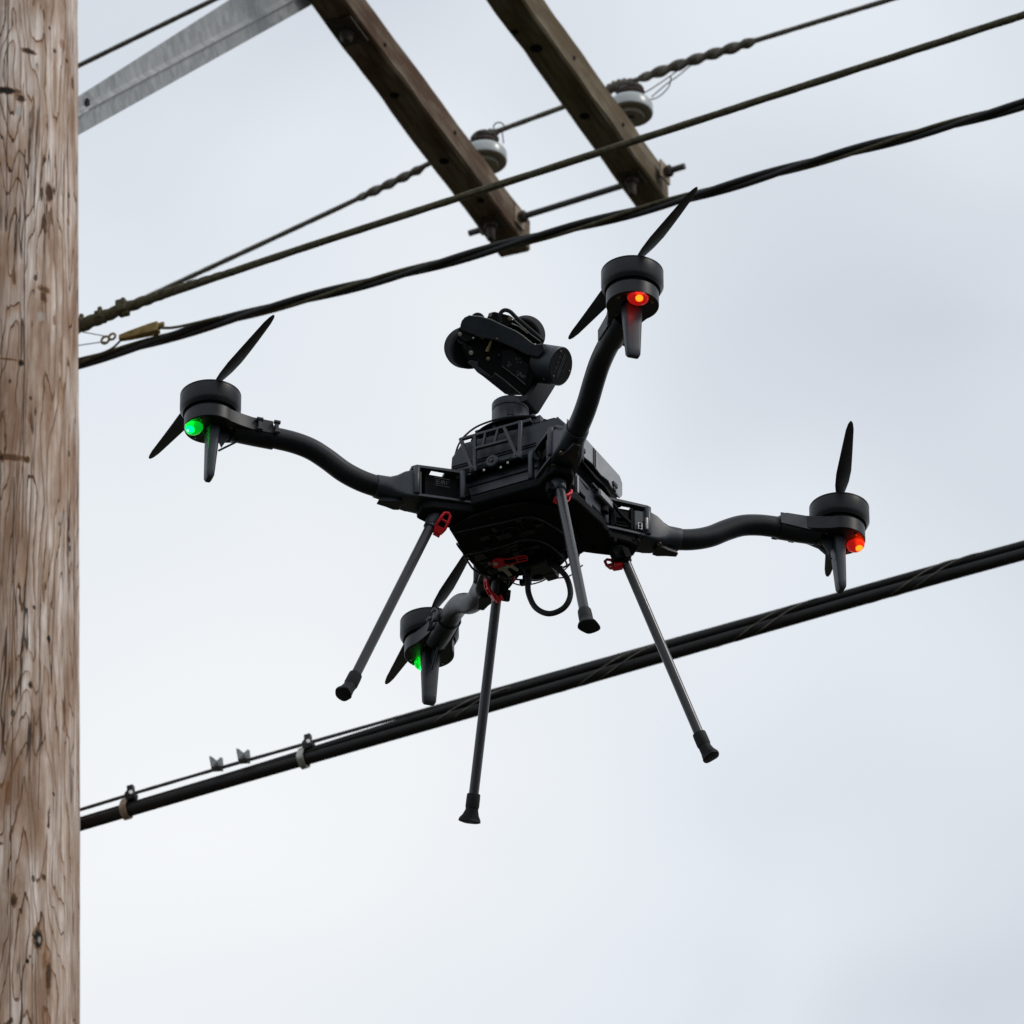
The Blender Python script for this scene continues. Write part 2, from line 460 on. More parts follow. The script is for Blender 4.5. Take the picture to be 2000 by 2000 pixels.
# ------------------------------------------------------------------ utility pole
PB = Vector((-1.0800, 15.649, 11.952))       # axis of the pole at the height seen in mid picture
LEAN = -.0245
def axis(z): return Vector((PB.x + LEAN * (z - PB.z), PB.y, z))
def prad(z): return .168 - .0045 * (z - 12.11)
def on_pole(px, py):
    """surface point (pole-local) from the horizontal offset px of the axis and height py, camera side"""
    r = prad(py); ax_ = LEAN * (py - PB.z); return (px + ax_, -math.sqrt(max(0, r * r - px * px)), py)
KN = [(0.0189, 12.8972, 0.0378, 0.0121, (0.01, 0.007, 0.006), 1),
      (0.0489, 12.8814, 0.0133, 0.0134, (0.01, 0.007, 0.006), 0.9),
      (0.0444, 12.8471, 0.0167, 0.0174, (0.46, 0.42, 0.39), 0.75),
      (0.0644, 13.0121, 0.0222, 0.0094, (0.01, 0.007, 0.006), 0.9),
      (0.1078, 13.094, 0.0056, 0.008, (0.01, 0.007, 0.006), 0.9),
      (0.0933, 13.2273, 0.0089, 0.0107, (0.01, 0.007, 0.006), 0.8),
      (0.1189, 13.0412, 0.0067, 0.008, (0.01, 0.007, 0.006), 0.8),
      (0.1433, 13.0385, 0.0067, 0.008, (0.01, 0.007, 0.006), 0.8),
      (0.1544, 12.9949, 0.0078, 0.0241, (0.055, 0.024, 0.012), 0.8),
      (0.1356, 13.0715, 0.0178, 0.0188, (0.23, 0.105, 0.04), 0.6),
      (0.1089, 12.6556, 0.0133, 0.0322, (0.055, 0.024, 0.012), 0.95),
      (0.1478, 12.6847, 0.0056, 0.0134, (0.01, 0.007, 0.006), 1),
      (0.1478, 12.616, 0.0089, 0.0134, (0.23, 0.105, 0.04), 0.7),
      (0.0989, 12.3981, 0.02, 0.0121, (0.01, 0.007, 0.006), 0.6),
      (0.0989, 12.3783, 0.01, 0.0188, (0.055, 0.024, 0.012), 0.8),
      (0.0933, 12.3268, 0.0122, 0.0188, (0.46, 0.42, 0.39), 0.7),
      (0.1211, 12.3321, 0.0067, 0.0214, (0.23, 0.105, 0.04), 0.8),
      (0.0533, 12.1935, 0.01, 0.0107, (0.01, 0.007, 0.006), 1),
      (0.0244, 12.1974, 0.0333, 0.0034, (0.055, 0.024, 0.012), 0.6),
      (0.03, 11.9492, 0.04, 0.0107, (0.055, 0.024, 0.012), 0.75),
      (0.0644, 11.9492, 0.0111, 0.0121, (0.01, 0.007, 0.006), 0.7),
      (0.0133, 11.9466, 0.0067, 0.0107, (0.01, 0.007, 0.006), 0.8),
      (0.0733, 12.1077, 0.0056, 0.008, (0.01, 0.007, 0.006), 0.8),
      (0.0722, 12.0548, 0.0078, 0.0188, (0.23, 0.105, 0.04), 0.8),
      (0.1333, 11.8238, 0.0056, 0.008, (0.01, 0.007, 0.006), 0.9),
      (0.1522, 11.804, 0.0067, 0.0107, (0.01, 0.007, 0.006), 0.8),
      (0.1411, 11.8436, 0.0178, 0.0214, (0.46, 0.42, 0.39), 0.5),
      (0.0833, 11.5874, 0.0056, 0.008, (0.01, 0.007, 0.006), 0.9),
      (0.1133, 11.5227, 0.0067, 0.0134, (0.01, 0.007, 0.006), 1),
      (0.1433, 11.3286, 0.0078, 0.0161, (0.23, 0.105, 0.04), 0.7),
      (0.0767, 11.3946, 0.0067, 0.0121, (0.01, 0.007, 0.006), 1),
      (0.1244, 11.153, 0.0056, 0.008, (0.01, 0.007, 0.006), 0.9),
      (-0.0044, 11.1451, 0.0144, 0.0094, (0.01, 0.007, 0.006), 0.9),
      (0.0322, 11.124, 0.0089, 0.0456, (0.23, 0.105, 0.04), 0.9),
      (0.0044, 11.0025, 0.0222, 0.008, (0.01, 0.007, 0.006), 0.8),
      (0.0, 11.0117, 0.0222, 0.0214, (0.23, 0.105, 0.04), 0.6),
      (0.0467, 10.8718, 0.01, 0.0214, (0.055, 0.024, 0.012), 1),
      (0.1056, 10.9431, 0.0078, 0.0094, (0.055, 0.024, 0.012), 0.9),
      (0.0944, 10.7939, 0.0144, 0.0322, (0.01, 0.007, 0.006), 1),
      (0.0967, 10.7912, 0.0056, 0.0107, (0.46, 0.42, 0.39), 0.8),
      (0.1156, 10.7147, 0.0089, 0.0536, (0.055, 0.024, 0.012), 0.95),
      (0.0744, 10.7345, 0.0056, 0.0094, (0.01, 0.007, 0.006), 1),
      (0.1067, 10.7477, 0.0067, 0.0268, (0.23, 0.105, 0.04), 0.8),
      (0.0467, 10.9061, 0.0289, 0.0402, (0.23, 0.105, 0.04), 0.35),
      (0.0133, 13.164, 0.0156, 0.0804, (0.23, 0.105, 0.04), 0.35)]
KNOTS = [(*on_pole(x, z), rx, rz, c, s) for (x, z, rx, rz, c, s) in KN]
M['pole'] = pole_wood()
pm = MB(); rows = []; nz, na = 520, 96
z_lo, z_hi = 10.2, 15.35
zs = [0, 3, 6, 8.5] + [z_lo + (z_hi - z_lo) * i / nz for i in range(nz + 1)]
from mathutils import noise as mn
for z in zs:
    c = axis(z)
    for k in range(na):
        a = 2 * math.pi * k / na
        q = Vector((math.cos(a) * 3, math.sin(a) * 3, z * .9))
        r = prad(z) * (1 + .010 * mn.noise(q) + .006 * mn.noise(Vector((math.cos(a) * 9, math.sin(a) * 9, z * 2.2))) + .0055 * mn.noise(Vector((math.cos(a) * 26, math.sin(a) * 26, z * 4.5))) + .003 * mn.noise(Vector((math.cos(a) * 60, math.sin(a) * 60, z * 14))))
        pm.v.append(Vector((c.x - PB.x, c.y - PB.y, z)) + Vector((math.cos(a) * r, math.sin(a) * r, 0)))
for i in range(len(zs) - 1):
    for k in range(na): pm.f.append((i * na + k, i * na + (k + 1) % na, (i + 1) * na + (k + 1) % na, (i + 1) * na + k)); pm.m.append(0)
pm.f.append(tuple(range((len(zs) - 1) * na, len(zs) * na))); pm.m.append(0)
pole = pm.build('utility_pole', M['pole'], smooth=60)
pole.location = (PB.x, PB.y, 0)
tag(pole, 'weathered brown wooden utility pole with dark knots at the left edge', 'utility pole')

# ------------------------------------------------------------------ crossarms
AD = Vector((.3947436, .91879132, 0)); DD = Vector((.91879132, -.3947436, 0)); UP = Vector((0, 0, 1))
AW, AH, ZA = .087, .097, 14.9
AE = [Vector((-.04515, 18.938, ZA)), Vector((.3205, 18.7499, ZA))]      # bottom left corner of each arm end
def crossarm(i, label, mat, marks):
    o = empty('crossarm', AE[i] + DD * AW / 2)
    o.rotation_euler = (0, 0, math.atan2(-AD.x, AD.y))       # local +Y runs along the timber, away from the pole
    mb = MB(); n = 60; L = 3.45; prev = None
    ch = .006
    sec = [(-AW / 2 + ch, 0), (AW / 2 - ch, 0), (AW / 2, ch), (AW / 2, AH - ch), (AW / 2 - ch, AH), (-AW / 2 + ch, AH), (-AW / 2, AH - ch), (-AW / 2, ch)]
    m = len(sec)
    for k in range(n + 1):
        y = -L + (L + (.034, .010)[i]) * k / n
        for (x, z) in sec:
            j = Vector((x * 30 + i * 9, y * 6, z * 30))
            e = .002 * mn.noise(j) + .0012 * mn.noise(j * 3.1)
            yy = y - (.012 * abs(mn.noise(Vector((x * 60, z * 60, i)))) if k == n else 0)
            mb.v.append(Vector((x + e, yy, z + e)))
    for k in range(n):
        for q in range(m): mb.f.append((k * m + q, k * m + (q + 1) % m, (k + 1) * m + (q + 1) % m, (k + 1) * m + q)); mb.m.append(0)
    mb.f += [tuple(range(m))[::-1], tuple(range(n * m, (n + 1) * m))]; mb.m += [0, 0]
    mb.build('timber', mat, o, smooth=40)
    for (x, y, s) in marks['holes']:
        h = MB(); h.lathe([(s * .6, -.0035), (s, -.0015), (s, .004)], frame((x, y, 0)), 14)
        h.build('bolt_hole', M['matte'], o)
    for (y, z) in marks['side']:
        h = MB(); h.lathe([(.005, .004), (.006, 0.0), (.004, -.002)], frame((AW / 2, y, z), z=(1, 0, 0)), 12); h.build('bolt_hole', M['matte'], o)
    # washer, nut and stud of the insulator pin under the arm
    h = MB(); h.box((0, 0, -.003), (.058, .058, .005), frame((0, marks['pin'], 0))); h.lathe([(.017, -.018), (.019, -.014), (.019, -.0055)], frame((0, marks['pin'], 0)), 6)
    h.lathe([(.009, -.056), (.011, -.053), (.011, -.018)], frame((0, marks['pin'], 0)), 12)
    h.build('pin_nut', M['rusty'], o, bevel=.001)
    return o
c1 = crossarm(0, '', M['arm_a'], dict(holes=[(-.004, -.73, .012), (-.003, -.42, .013), (.014, -.224, .010)], side=[(-.46, .05), (-.9, .03)], pin=-.125))
tag(c1, 'brown timber crossarm nearer the pole, with grey steel brace meeting it at the top', 'crossarm', 'timber crossarms')
c2 = crossarm(1, '', M['arm_b'], dict(holes=[(-.028, -.83, .010), (-.006, -.745, .016), (-.007, -.43, .013)], side=[(-.62, .04), (-.3, .045)], pin=-.135))
tag(c2, 'olive brown timber crossarm farther from the pole, bolt sticking out of its right side', 'crossarm', 'timber crossarms')
# metal saddle under the first arm where the brace seats
sd = MB(); T = frame(AE[0] + DD * AW / 2 - AD * 1.035 - UP * .004, x=DD)
sd.box((0, 0, -.003), (.07, .11, .006), T); sd.lathe([(.011, -.035), (.018, -.022), (.020, -.006)], T, 6)
tag(sd.build('brace_bolt_plate', M['rusty'], None, bevel=.001), 'dark steel plate and nut under the nearer crossarm by the brace', 'bolt plate')

# through bolt joining both arms, with washers and nuts
zb = ZA + .050; yb = -.045
dr = (DD + AD * -.09).normalized()
p0 = AE[0] + DD * AW / 2 + AD * yb; p0.z = zb
bolt = empty('spacer_bolt', p0)
b = MB(); b.tube([dr * -.10, dr * .530], .0085, 12); b.build('threaded_rod', M['strand'], bolt)
for s_, sq in ((-.047, 0), (.047, 1), (.425 - .047, 0), (.425 + .047, 1)):
    sgn = 1 if sq else -1
    T = frame(dr * s_ if sq or s_ < 0 else dr * s_, x=AD, z=dr * sgn)
    wq = MB(); wq.box((0, 0, .0005), (.052, .052, .005), T); wq.build('square_washer', M['strap'], bolt, bevel=.0008)
    nq = MB(); nq.lathe([(.016, .0055), (.016, .019), (.013, .021)], T, 6); nq.build('nut', M['rusty'], bolt)
tag(bolt, 'steel threaded rod joining the ends of the two timber crossarms', 'bolt')

# ------------------------------------------------------------------ steel brace (angle iron) from pole to nearer arm
pA = Vector((-1.02, 16.02, 13.190)); pB = AE[0] - DD * .012 - AD * 1.16 + Vector((0, 0, .050))
brc = empty('steel_brace', pA)
ax = (pB - pA); Lb = ax.length; ax.normalize()
side = ax.cross(UP).normalized()              # horizontal, towards the camera's right
vert = side.cross(ax).normalized()
b = MB(); n = 30; Rr = []
# profile in (side, vert): a vertical flange facing the viewer and a horizontal one with a root fillet
def sect(t):
    # flange along "vert" shrinks toward the pole where it was cropped for the bolt
    hv = .026 + .066 * t; lo = -.047 + .010 * t
    return [(0, lo), (.006, lo), (.006, -.010), (.010, -.004), (.016, 0), (.010, .006), (.006, .010), (.006, hv), (0, hv)]
for k in range(n + 1):
    t = k / n
    for (x, y) in sect(t): b.v.append(ax * (Lb * t) + side * x + vert * y)
m = 9
for k in range(n):
    for q in range(m): b.f.append((k * m + q, k * m + (q + 1) % m, (k + 1) * m + (q + 1) % m, (k + 1) * m + q)); b.m.append(0)
b.f += [tuple(range(m))[::-1], tuple(range(n * m, (n + 1) * m))]; b.m += [0, 0]
b.build('angle_iron', M['galv'], brc, smooth=30)
h = MB(); T = frame(ax * .30 + side * .0085 + vert * .012, x=ax, z=side)
h.prism([(-.020, -.007), (.014, -.008), (.020, .004), (.004, .011), (-.010, .002)], 0, .003, T); h.build('slot', M['matte'], brc)
h = MB(); h.tube([ax * .06 + side * .012 - vert * .004, ax * .27 + side * .013 - vert * .001], [.004, .006], 8); h.build('weld_bead', M['galv'], brc)
tag(brc, 'grey galvanised steel angle brace rising from the pole to the crossarm', 'brace')

# ------------------------------------------------------------------ pin insulators and conductor ties
def insulator(i, label):
    base = AE[i] + DD * (AW / 2 - (.011, 0)[i]) - AD * .14 + UP * (AH - (.014, 0)[i])
    o = empty('pin_insulator', base)
    p = MB(); p.lathe([(.020, 0), (.020, .008), (.010, .02), (.009, .12)], None, 16); p.build('pin', M['rusty'], o)
    s1 = MB()  # shed: outer skirt closed above, hollow below
    s1.lathe([(.030, .104), (.046, .1015), (.054, .100), (.0575, .1015), (.0585, .106), (.0580, .126), (.054, .134), (.042, .140), (.032, .146), (.029, .154), (.030, .164), (.034, .168), (.034, .176), (.024, .182), (.006, .183)], None, 48)
    s1.build('porcelain_shed', M['porcelain'], o, smooth=50)
    s2 = MB(); s2.lathe([(.030, .090), (.034, .088), (.036, .093), (.036, .11)], None, 32); s2.lathe([(.0560, .1000), (.0550, .0985), (.050, .0990), (.038, .1015)], None, 48)
    s2.build('inner_skirt', M['porc_under'], o, smooth=50)
    t = MB()
    for k in range(7):
        a0 = random.random() * 6
        pts = [Vector(((.0325 + .001 * (k % 3)) * math.cos(a0 + q * .35), (.0325 + .001 * (k % 3)) * math.sin(a0 + q * .35), .150 + .0045 * k + .002 * math.sin(q * .7 + k))) for q in range(20)]
        t.tube(pts, .0030, 7)
    t.build('tie_wire', M['rusty'], o)
    return o
i1 = insulator(0, ''); tag(i1, 'white porcelain pin insulator on the crossarm nearer the pole, partly hidden by it', 'insulator', 'porcelain insulators')
i2 = insulator(1, ''); tag(i2, 'larger looking white porcelain insulator on the farther crossarm with wrapped wire over it', 'insulator', 'porcelain insulators')

def ext(pts, a, b_):
    """run a measured wire on in both directions to the neighbouring spans"""
    pts = [Vector(p) for p in pts]
    d0 = (pts[0] - pts[1]).normalized(); d1 = (pts[-1] - pts[-2]).normalized()
    A = [pts[0] + d0 * a * q for q in ((1, .3, .08, .02) if a > 1 else (1, .4))] if a else []; B = [pts[-1] + d1 * b_ * q for q in ((.012, .03, .08, .2, .5, 1) if b_ > 1 else (.4, 1))] if b_ else []
    return A + pts + B
# conductor over the insulators
W1L = [(-1.296, 19.811, 15.18), (-1.026, 19.584, 15.18), (-.618, 19.265, 15.178), (-.41, 19.094, 15.176), (-.225, 18.944, 15.176), (-.1, 18.825, 15.176)]
W1M = [(-.04, 18.790, 15.176), (.127, 18.713, 15.196), (.20, 18.678, 15.207)]
W1R = [(.271, 18.650, 15.217), (.343, 18.619, 15.227), (.456, 18.57, 15.240), (.578, 18.518, 15.249), (.659, 18.483, 15.257), (.982, 18.344, 15.277), (1.177, 18.261, 15.288)]
cond = empty('power_conductor', (.1, 18.72, 15.19))
inv = Matrix.Translation(-cond.location)
path = [inv @ p for p in catmull(ext(smooth_line(W1L + W1M + W1R, 1), 9, 9), .02)]
mb = MB(); twisted(mb, [p for k, p in enumerate(path)], .0068, 6, .07, .10, 18); mb.build('stranded_wire', M['wire_alu'], cond, smooth=60)
def armour(seg, r, pitch, name='armour_wrap'):
    ps = [inv @ p for p in catmull(seg, .004)]
    tot = sum((ps[i + 1] - ps[i]).length for i in range(len(ps) - 1))
    m1 = MB()
    fr = lambda s: r * (.48 + .52 * min(1, min(s, tot - s) / .03))
    twisted(m1, ps, fr, 2, .24, pitch, 20)
    m1.build(name, M['wire_alu'], cond, smooth=60)
armour([Vector(W1L[3]), Vector((-.314, 19.018, 15.176)), Vector(W1L[4])], .0105, .10)
armour([Vector((.325, 18.627, 15.2245)), Vector((.456, 18.570, 15.240)), Vector((.578, 18.518, 15.249)), Vector((.63, 18.496, 15.2545))], .0125, .10)
armour([Vector((-.105, 18.822, 15.174)), Vector((-.06, 18.80, 15.175)), Vector((-.035, 18.788, 15.176))], .014, .035, 'tie_wrap')
armour([Vector((.235, 18.664, 15.214)), Vector((.275, 18.648, 15.219)), Vector((.315, 18.632, 15.2235))], .015, .03, 'tie_wrap')
m1 = MB()
for (a_, b_, c_, d_) in (((.36, 18.60, 15.150), (.40, 18.586, 15.182), (.43, 18.575, 15.20), (.475, 18.56, 15.235)), ((.30, 18.63, 15.158), (.36, 18.60, 15.176), (.42, 18.58, 15.212), (.45, 18.57, 15.232)), ((.33, 18.62, 15.155), (.372, 18.60, 15.146), (.405, 18.59, 15.176), (.41, 18.585, 15.205))):
    m1.tube([inv @ p for p in catmull([a_, b_, c_, d_], .01)], .0016, 6)
m1.build('tie_tail', M['rusty'], cond)
m1 = MB(); ce = Vector((-.034, 18.787, 15.188)) - cond.location
m1.tube([ce + Vector((.014 * math.cos(a * .4), 0, .016 * math.sin(a * .4))) for a in range(16)], .0018, 6)
m1.tube([ce + Vector((.008, 0, -.012)), ce + Vector((.012, 0, -.05))], .0018, 6)
m1.build('tie_loop', M['rusty'], cond)
tag(cond, 'grey stranded wire carried over both white insulators, wrapped thick near them', 'power line', 'overhead wires')

def single_wire(name, pts, r, mat, label, lobes=6, depth=.07, pitch=.10, a=9, b_=9, sm=2):
    ps = catmull(ext(smooth_line(pts, sm), a, b_), .02)
    mid = Vector(pts[len(pts) // 2])
    m1 = MB(); twisted(m1, [p - mid for p in ps], r, lobes, depth, pitch, 18)
    o = m1.build(name, mat, smooth=60); o.location = mid
    tag(o, label, 'power line', 'overhead wires'); return o
single_wire('power_conductor', [(-1.40, 18.735, 15.18), (-1.111, 18.501, 15.18), (-.759, 18.222, 15.18), (-.49, 18.01, 15.18)], .0065, M['wire_alu'],
            'short dark wire above the steel brace, crossing the top left corner')
W2 = [(-.968, 15.782, 12.468), (-.86, 15.735, 12.488), (-.739, 15.683, 12.506), (-.499, 15.58, 12.531), (-.327, 15.506, 12.545), (-.119, 15.417, 12.564), (.194, 15.282, 12.593), (.43, 15.181, 12.612), (.592, 15.111, 12.630), (1.064, 14.908, 12.672), (1.169, 14.864, 12.680)]
w2 = single_wire('neutral_wire', W2, .0078, M['wire_moss'], 'mossy grey stranded wire crossing in front of both crossarms, thick with clamps at the pole', 7, .09, .14, 0, 9)
# wrapped dead-end section near the pole
q0 = w2.location
seg = [Vector(p) - q0 for p in (W2[0], W2[1], W2[2], (-.60, 15.624, 12.520))]
ps = catmull(seg, .004); tot = sum((ps[i + 1] - ps[i]).length for i in range(len(ps) - 1))
m1 = MB(); twisted(m1, ps, lambda s: .0155 - .0085 * min(1, s / tot), 3, .10, .09, 20); m1.build('dead_end_wrap', M['wire_moss'], w2, smooth=60)
for (px_, s_) in (((-.835, 15.725, 12.496), 1.0), ((-.885, 15.746, 12.487), .6), ((-.925, 15.763, 12.480), .6)):
    m1 = MB(); T = frame(Vector(px_) - q0, x=DD, z=UP)
    m1.box((0, 0, 0), (.024 * s_, .030, .030 * s_), T); m1.lathe([(.006, .012), (.006, .024), (.003, .026)], T, 8); m1.box((.008, 0, -.012 * s_), (.016, .014, .018), T); m1.build('clamp', M['wire_moss'], w2, bevel=.003)

# twisted service drop: two black conductors on a bare messenger
W3 = [(-.986, 15.757, 12.352), (-.838, 15.693, 12.362), (-.723, 15.644, 12.369), (-.609, 15.595, 12.373), (-.51, 15.552, 12.377), (-.325, 15.473, 12.379), (-.164, 15.404, 12.385), (.033, 15.319, 12.389), (.214, 15.241, 12.391), (.427, 15.15, 12.396), (.566, 15.09, 12.404), (.806, 14.987, 12.414), (1.055, 14.88, 12.421), (1.158, 14.835, 12.424)]
sv_ = empty('service_cable', W3[7]); q0 = sv_.location
ps = [p - q0 for p in catmull(ext(smooth_line(W3, 2), .05, 9), .012)]
core = [p for p in ps]
for k, (nm, mt, rr) in enumerate((('insulated_wire', M['wire_black'], .0068), ('insulated_wire', M['wire_black'], .0068), ('bare_messenger', M['wire_moss'], .0042))):
    m1 = MB(); m1.tube(helix(core, .0066, .62, k * 2.09 + .4), rr, 12); m1.build(nm, mt, sv_, smooth=60)
tag(sv_, 'black twisted service cable crossing just below the crossarm ends', 'power line', 'overhead wires')

# wedge clamp with wire bail holding the messenger
wd = empty('wedge_clamp', (-.80, 15.655, 12.38)); q0 = wd.location
A_ = Vector((-.837, 15.671, 12.380)) - q0; B_ = Vector((-.752, 15.634, 12.384)) - q0
dx = (B_ - A_).normalized(); T = frame(A_, x=dx.cross(UP), z=dx)
b = MB(); L_ = (B_ - A_).length
sec0 = [(-.005, -.006), (.005, -.006), (.006, .006), (-.006, .006)]; sec1 = [(-.008, -.011), (.008, -.011), (.009, .013), (-.009, .013)]
vs = []
for t_, z_ in ((0, 0), (.45, .25), (1.0, .8), (1.0, 1.0)):
    for p_, q_ in zip(sec0, sec1): vs.append(T @ Vector((p_[0] + (q_[0] - p_[0]) * t_, p_[1] + (q_[1] - p_[1]) * t_, L_ * z_)))
fs = [(3, 2, 1, 0), (12, 13, 14, 15)] + [(r_ * 4 + k, r_ * 4 + (k + 1) % 4, (r_ + 1) * 4 + (k + 1) % 4, (r_ + 1) * 4 + k) for r_ in range(3) for k in range(4)]
b.add(vs, fs); b.box((0, .010, L_ * .88), (.022, .008, .012), T); b.box((0, -.004, L_ + .006), (.006, .010, .014), T); b.build('clamp_body', M['wedge'], wd, bevel=.0015)
b = MB()
for cc, rr in (((-.868, 15.685, 12.385), .009), ((-.853, 15.678, 12.389), .0075)):
    c_ = Vector(cc) - q0; b.tube([c_ + DD * (rr * math.cos(a)) + UP * (rr * math.sin(a)) for a in [i * .45 for i in range(14)]], .0028, 8, closed=True)
b.build('shackle', M['wedge'], wd)
b = MB(); c_ = Vector((-.868, 15.685, 12.387)) - q0
b.tube([Vector((-.928, 15.71, 12.425)) - q0, c_ + UP * .008], .0011, 6); b.tube([Vector((-.928, 15.71, 12.388)) - q0, c_ - UP * .006], .0011, 6); b.build('bail_wire', M['strand'], wd)
b = MB(); b.tube([p - q0 for p in catmull([(-.752, 15.634, 12.381), (-.711, 15.617, 12.372), (-.62, 15.58, 12.372)], .01)], .0032, 8)
b.build('messenger_tail', M['wire_moss'], wd); b = MB(); b.tube([p - q0 for p in catmull([(-.832, 15.669, 12.376), (-.855, 15.68, 12.358), (-.90, 15.70, 12.350)], .01)], .0024, 8); b.build('messenger_tail', M['wire_moss'], wd)
tag(wd, 'small brownish wedge clamp on thin wire, beside the pole above the black cable', 'cable clamp')

# ------------------------------------------------------------------ lower communications bundle
ST = [(-.944, 15.771, 11.245), (-.776, 15.699, 11.262), (-.623, 15.633, 11.272), (-.534, 15.595, 11.278), (-.438, 15.554, 11.283), (-.28, 15.486, 11.295), (-.105, 15.411, 11.306), (.249, 15.259, 11.328), (.682, 15.073, 11.354), (1.024, 14.926, 11.371), (1.124, 14.883, 11.376)]
CA = [(-.943, 15.771, 11.208), (-.622, 15.633, 11.234), (-.424, 15.548, 11.247), (-.214, 15.458, 11.260), (-.068, 15.395, 11.272), (.249, 15.259, 11.294), (.497, 15.152, 11.311), (.682, 15.073, 11.325), (.865, 14.994, 11.336), (1.023, 14.926, 11.344), (1.124, 14.883, 11.349)]
CB = [(-.943, 15.778, 11.221), (-.623, 15.641, 11.247), (-.463, 15.569, 11.258), (-.378, 15.533, 11.270), (-.215, 15.462, 11.287), (-.068, 15.399, 11.299), (.249, 15.263, 11.317), (.497, 15.156, 11.335), (.682, 15.077, 11.349), (.866, 14.998, 11.360), (1.024, 14.93, 11.368), (1.125, 14.887, 11.373)]
cb = empty('communication_cable', CA[5]); q0 = cb.location
pA_ = [p - q0 for p in catmull(ext(smooth_line(CA, 2), .25, 9), .02)]
pB_ = [p - q0 for p in catmull(ext(smooth_line(CB, 2), .25, 9), .02)]
pS_ = [p - q0 for p in catmull(ext(smooth_line(ST, 2), .25, 9), .01)]
b = MB(); b.tube(pA_, .0122, 24); b.build('trunk_cable', M['cable'], cb, smooth=60)
b = MB(); b.tube(pB_, .0098, 18); b.build('branch_cable', M['cable'], cb, smooth=60)
b = MB(); twisted(b, pS_, .0036, 6, .08, .06, 16); b.build('support_strand', M['strand'], cb, smooth=60)
# bundle core past the point where everything is lashed together, with a third cable behind
bp_ = [(p + Vector((0, .012, .016))) for p in pA_ if p.x > -.50]
b = MB(); b.tube(bp_, [.003 + .007 * min(1, max(0, (p.x + .50) / .45)) for p in bp_], 16); b.build('branch_cable', M['cable'], cb, smooth=60)
lp = [p + UP * .0095 for p in catmull([q for q in pA_ if q.x > -.52][::3], .01)]
def oval_helix(path, rx, rz, pitch, ph):
    out = []; s_ = 0
    for i, p in enumerate(path):
        t = (path[min(i + 1, len(path) - 1)] - path[max(i - 1, 0)]).normalized()
        up = (UP - t * t.z).normalized(); sd = t.cross(up)
        if i: s_ += (p - path[i - 1]).length
        a = 2 * math.pi * s_ / pitch + ph
        k_ = min(1, max(0, (p.x + .52) / .3)); out.append(p + sd * math.cos(a) * rx + up * math.sin(a) * rz * (.85 + .15 * k_))
    return out
for k in range(2):
    b = MB(); b.tube(oval_helix(lp, .0165, .0205, .34, k * .9 + 2.2), .0013, 6); b.build('lashing_wire', M['lash'], cb, smooth=60)
tag(cb, 'thick black communication cable bundle lashed with thin wire, sloping behind the drone legs', 'cable bundle')

def strap(p, r, mat_top, label):
    o = empty('cable_strap', p); p = Vector(p)
    t = DD + UP * .065; t.normalize()
    up = (UP - t * UP.dot(t)).normalized(); sdv = t.cross(up)
    b = MB(); n = 36; ra, rb = .0182, .0205
    vs = []; fs = []
    cA = Vector((0, 0, 0)); hgt = .046
    def ring(rad, off):
        out = []
        for k in range(n):
            a = 2 * math.pi * k / n; z = math.sin(a) * rad; x = math.cos(a) * rad
            if z > 0: x *= max(.45, 1 - z / rad * .55); z *= hgt / rad * .62
            out.append(t * off + sdv * x + up * z)
        return out
    Rg = [ring(ra, -.007), ring(rb, -.007), ring(rb, .007), ring(ra, .007)]
    vs = sum(Rg, [])
    for j in range(4):
        for k in range(n): fs.append((j * n + k, j * n + (k + 1) % n, ((j + 1) % 4) * n + (k + 1) % n, ((j + 1) % 4) * n + k))
    b.add(vs, fs); b.build('band', mat_top, o, smooth=50)
    b = MB(); b.lathe([(.006, -.011), (.0125, -.009), (.0125, .009), (.006, .011)], frame(t * .013 + up * .030, x=t, z=sdv * -1), 20)
    b.box((.013, -.016, 0), (.014, .022, .012), frame(up * .028, x=t, z=sdv * -1))
    b.build('spacer', M['wire_black'], o, bevel=.001)
    b = MB(); b.lathe([(.0045, 0), (.0045, .004)], frame(t * .013 + up * .031 - sdv * 0 + Vector((0, -.0115, 0)), z=(0, -1, 0)), 8); b.build('rivet', M['steel'], o)
    tag(o, label, 'cable strap', 'straps on the communication cable'); return o
strap((-.797, 15.708, 11.2235), .0, M['strap'], 'tan metal strap round the black cable, the one closer to the pole')
strap((-.428, 15.549, 11.2485), .0, M['silver'], 'pale silver strap round the black cable, the one nearer the drone')
def bolt_clamp(p, label, k):
    o = empty('strand_clamp', p)
    t = (DD + UP * .075).normalized(); T = frame((0, 0, 0), x=t, z=Vector((0, -1, 0)))
    b = MB()
    b.box((0, 0, .004), (.026, .011, .012), T); b.box((0, 0, -.006), (.024, .013, .006), T)
    b.prism([(-.013, .003), (-.015, .024), (-.008, .020), (.0, .011), (.008, .019), (.013, .016), (.013, .003)], -.004, .008, T)
    b.build('clamp_jaw', M['galv'], o, bevel=.0012)
    b = MB(); b.lathe([(.006, .008), (.006, .015), (.0025, .0155), (.0025, .02)], T, 6); b.tube([T @ Vector((.006, -.004, .002)), T @ Vector((.010, -.013, .002))], .0015, 6); b.build('bolt', M['galv'], o)
    tag(o, label, 'strand clamp', 'bolt clamps on the thin strand'); return o
bolt_clamp((-.607, 15.621, 11.2745), 'grey bolt clamp on the thin strand, left of its twin', 0)
bolt_clamp((-.551, 15.598, 11.279), 'grey bolt clamp on the thin strand, right of its twin, towards the silver strap', 1)

